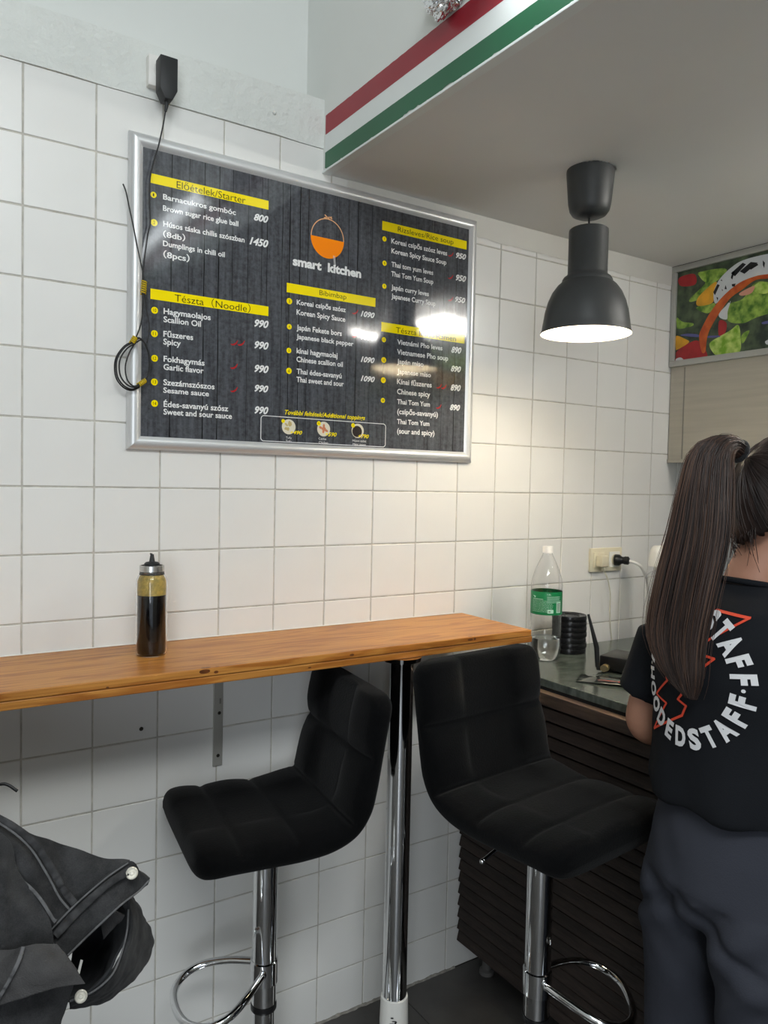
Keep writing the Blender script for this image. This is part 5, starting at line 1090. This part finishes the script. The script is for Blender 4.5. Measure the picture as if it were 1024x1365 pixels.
# hair: cap, hair tie and ponytail built from strands
def hairmat(nm, c1, c2):
    m = mat(nm, c1, .42, vscale=30, col2=c2, stretch=(1, 1, .1), spec=.5); return m
mHair = hairmat('dark_brown_hair', srgb(38, 31, 29), srgb(66, 52, 47)); mHair2 = hairmat('warm_brown_hair', srgb(72, 52, 44), srgb(98, 74, 60))
bm = bmesh.new(); bmesh.ops.create_uvsphere(bm, u_segments=64, v_segments=48, radius=1)
root = Vector((-.040, .0, 1.572))
kill = []
for v in bm.verts:
    x, y, z = v.co
    px_ = x*.101; py_ = y*.082; pz = z*(.115 + (.028*min(1, -x*2.2) if x < 0 and z < 0 else 0))
    if z < 0: py_ = y*(.082-.020*z*z); px_ = x*(.101 - (.024*z*z if x < 0 else 0))
    # hair line: no hair on the face and below the nape
    q = HC + (HR @ Vector((px_, py_, pz)))
    grain = .0012*math.sin(math.atan2(y, z+.2*x)*60 + 4*noise.noise(q*18))
    v.co = q + (q-HC).normalized()*grain
    if x > .45 and z < .62: kill.append(v)
    elif z < -.22 + .78*min(x, 0) + .03*math.sin(y*40): kill.append(v)
bmesh.ops.delete(bm, geom=kill, context='VERTS')
cap = obj('hair', bm, mHair, person, smooth=True, label='dark brown hair combed back')
cap.modifiers.new('s', 'SOLIDIFY').thickness = .004
bm = bmesh.new(); tube(bm, [root + Vector((-.004, 0, .002)) + (Vector((.25, 0, 1)).normalized()*math.cos(a) + Vector((0, 1, 0))*math.sin(a))*.0150 for a in [2*PI*i/30 for i in range(30)]], .0065, 10, closed=True)
for v in bm.verts: v.co += v.co.normalized()*.0
obj('hair_tie', bm, mat('black_hair_tie', srgb(14, 14, 16), .9, sheen=.2, bump=.5, bscale=200), person, smooth=True)
axis = cr([root, (-.070, .004, 1.582), (-.103, .006, 1.563), (-.122, -.002, 1.50), (-.140, -.006, 1.42), (-.158, .002, 1.33), (-.168, .008, 1.25), (-.172, -.012, 1.190), (-.172, -.036, 1.155)], 40)
wid = cr([(x, 0, 0) for x in (.014, .024, .040, .051, .062, .067, .066, .046, .012)], 40); thk = cr([(x, 0, 0) for x in (.014, .018, .026, .030, .027, .021, .017, .014, .007)], 40)
bm = bmesh.new(); secs = []
for i, p in enumerate(axis):
    T = (axis[min(i+1, 39)]-axis[max(i-1, 0)]).normalized(); V_ = Vector((0, 1, 0)); U_ = V_.cross(T).normalized()
    secs.append((p, U_, V_, thk[i].x*.86, wid[i].x*.90))
loft(bm, secs, 40)
for v in bm.verts: v.co += Vector((1, 0, 0))*.0015*math.sin(v.co.y*500+3*noise.noise(Vector((v.co.y*20, 0, v.co.z*3))))
pony = obj('ponytail', bm, mHair, person, smooth=True, label='long dark brown ponytail')
rv = random.Random(21)
def strands(nm, count, m_, rlo, rhi, spread, lab, tail=0.0, ps=3, outer=False):
    bm = bmesh.new()
    for q in range(count):
        a = rv.random()*2*PI
        if outer: a = PI + rv.gauss(0, .9)
        rr_ = spread*math.sqrt(rv.uniform(.80, 1.0)); ph = rv.random()*6; amp = rv.uniform(.001, .004); e0 = rv.uniform(.86, 1.0)
        pts = []; K = 22
        for k in range(K):
            t = k/(K-1)*e0; f_ = t*39; i = min(int(f_), 38); fr_ = f_-i
            p = axis[i].lerp(axis[i+1], fr_); wd_ = wid[i].x*(1-fr_)+wid[i+1].x*fr_; th_ = thk[i].x*(1-fr_)+thk[i+1].x*fr_
            T = (axis[i+1]-axis[i]).normalized(); U_ = Vector((0, 1, 0)).cross(T).normalized()
            yy = math.sin(a)*wd_*rr_; uu = math.cos(a)*th_*rr_
            fly = tail*max(0, t-.3)**1.5*(math.sin(a*3+ph))
            pts.append(p + Vector((0, 1, 0))*(yy+fly+amp*math.sin(t*5+ph)) + U_*(uu+amp*.6*math.cos(t*6+ph)))
        r0 = rv.uniform(rlo, rhi)
        tube(bm, pts, [r0*(1-.6*(k/(K-1))**3) for k in range(K)], ps, cap=False)
    return obj(nm, bm, m_, pony, smooth=True, label=lab, kind='stuff')
strands('hair_strands', 620, mHair, .0007, .0013, 1.0, 'dark brown hair strands')
strands('hair_strands', 150, mHair2, .0006, .0011, 1.02, 'lighter warm brown strands')
strands('loose_hairs', 26, mHair2, .0004, .0006, 1.18, 'fine loose hairs', tail=.02)
# strands combed over the scalp towards the tie
bm = bmesh.new()
for q in range(620):
    az = rv.uniform(-PI, PI); el_ = rv.uniform(-1.0, .75)
    st_ = Vector((math.cos(el_)*math.cos(az), math.cos(el_)*math.sin(az), math.sin(el_)))
    if st_.x > .45 and st_.z < .62: st_ = Vector((.42, math.copysign(.8, st_.y), .45)).normalized()
    if st_.z < -.24 + .78*min(st_.x, 0) + .05*rv.random(): continue
    rl = HR.inverted() @ (root-HC); en = Vector((rl.x/.101, rl.y/.082, rl.z/.115)).normalized()
    pts = []
    for k in range(14):
        t = k/13; d = st_.lerp(en, t).normalized(); zz = d.z
        py_ = d.y*(.083-(.020*zz*zz if zz < 0 else 0)); px_ = d.x*(.102-(.024*zz*zz if (zz < 0 and d.x < 0) else 0))
        pts.append(HC + (HR @ Vector((px_, py_, d.z*(.1165 + (.028*min(1, -d.x*2.2) if d.x < 0 and zz < 0 else 0))))))
    tube(bm, pts, rv.uniform(.0007, .0013), 3, cap=False)
obj('scalp_strands', bm, mHair, cap, smooth=True, kind='stuff')
bm = bmesh.new()
for q in range(46):   # wisps at the nape
    y = rv.uniform(-.055, .05); p0 = HC + HR @ Vector((-.074+.25*abs(y), y, -.060-.025*rv.random())); L_ = rv.uniform(.02, .065)
    tube(bm, cr([p0, p0+Vector((-.004, y*.1, -L_*.4)), p0+Vector((.004+rv.uniform(-.004, .01), rv.uniform(-.012, .012), -L_))], 12), .0005, 3, cap=False)
obj('nape_wisps', bm, mHair, cap, smooth=True, kind='stuff')
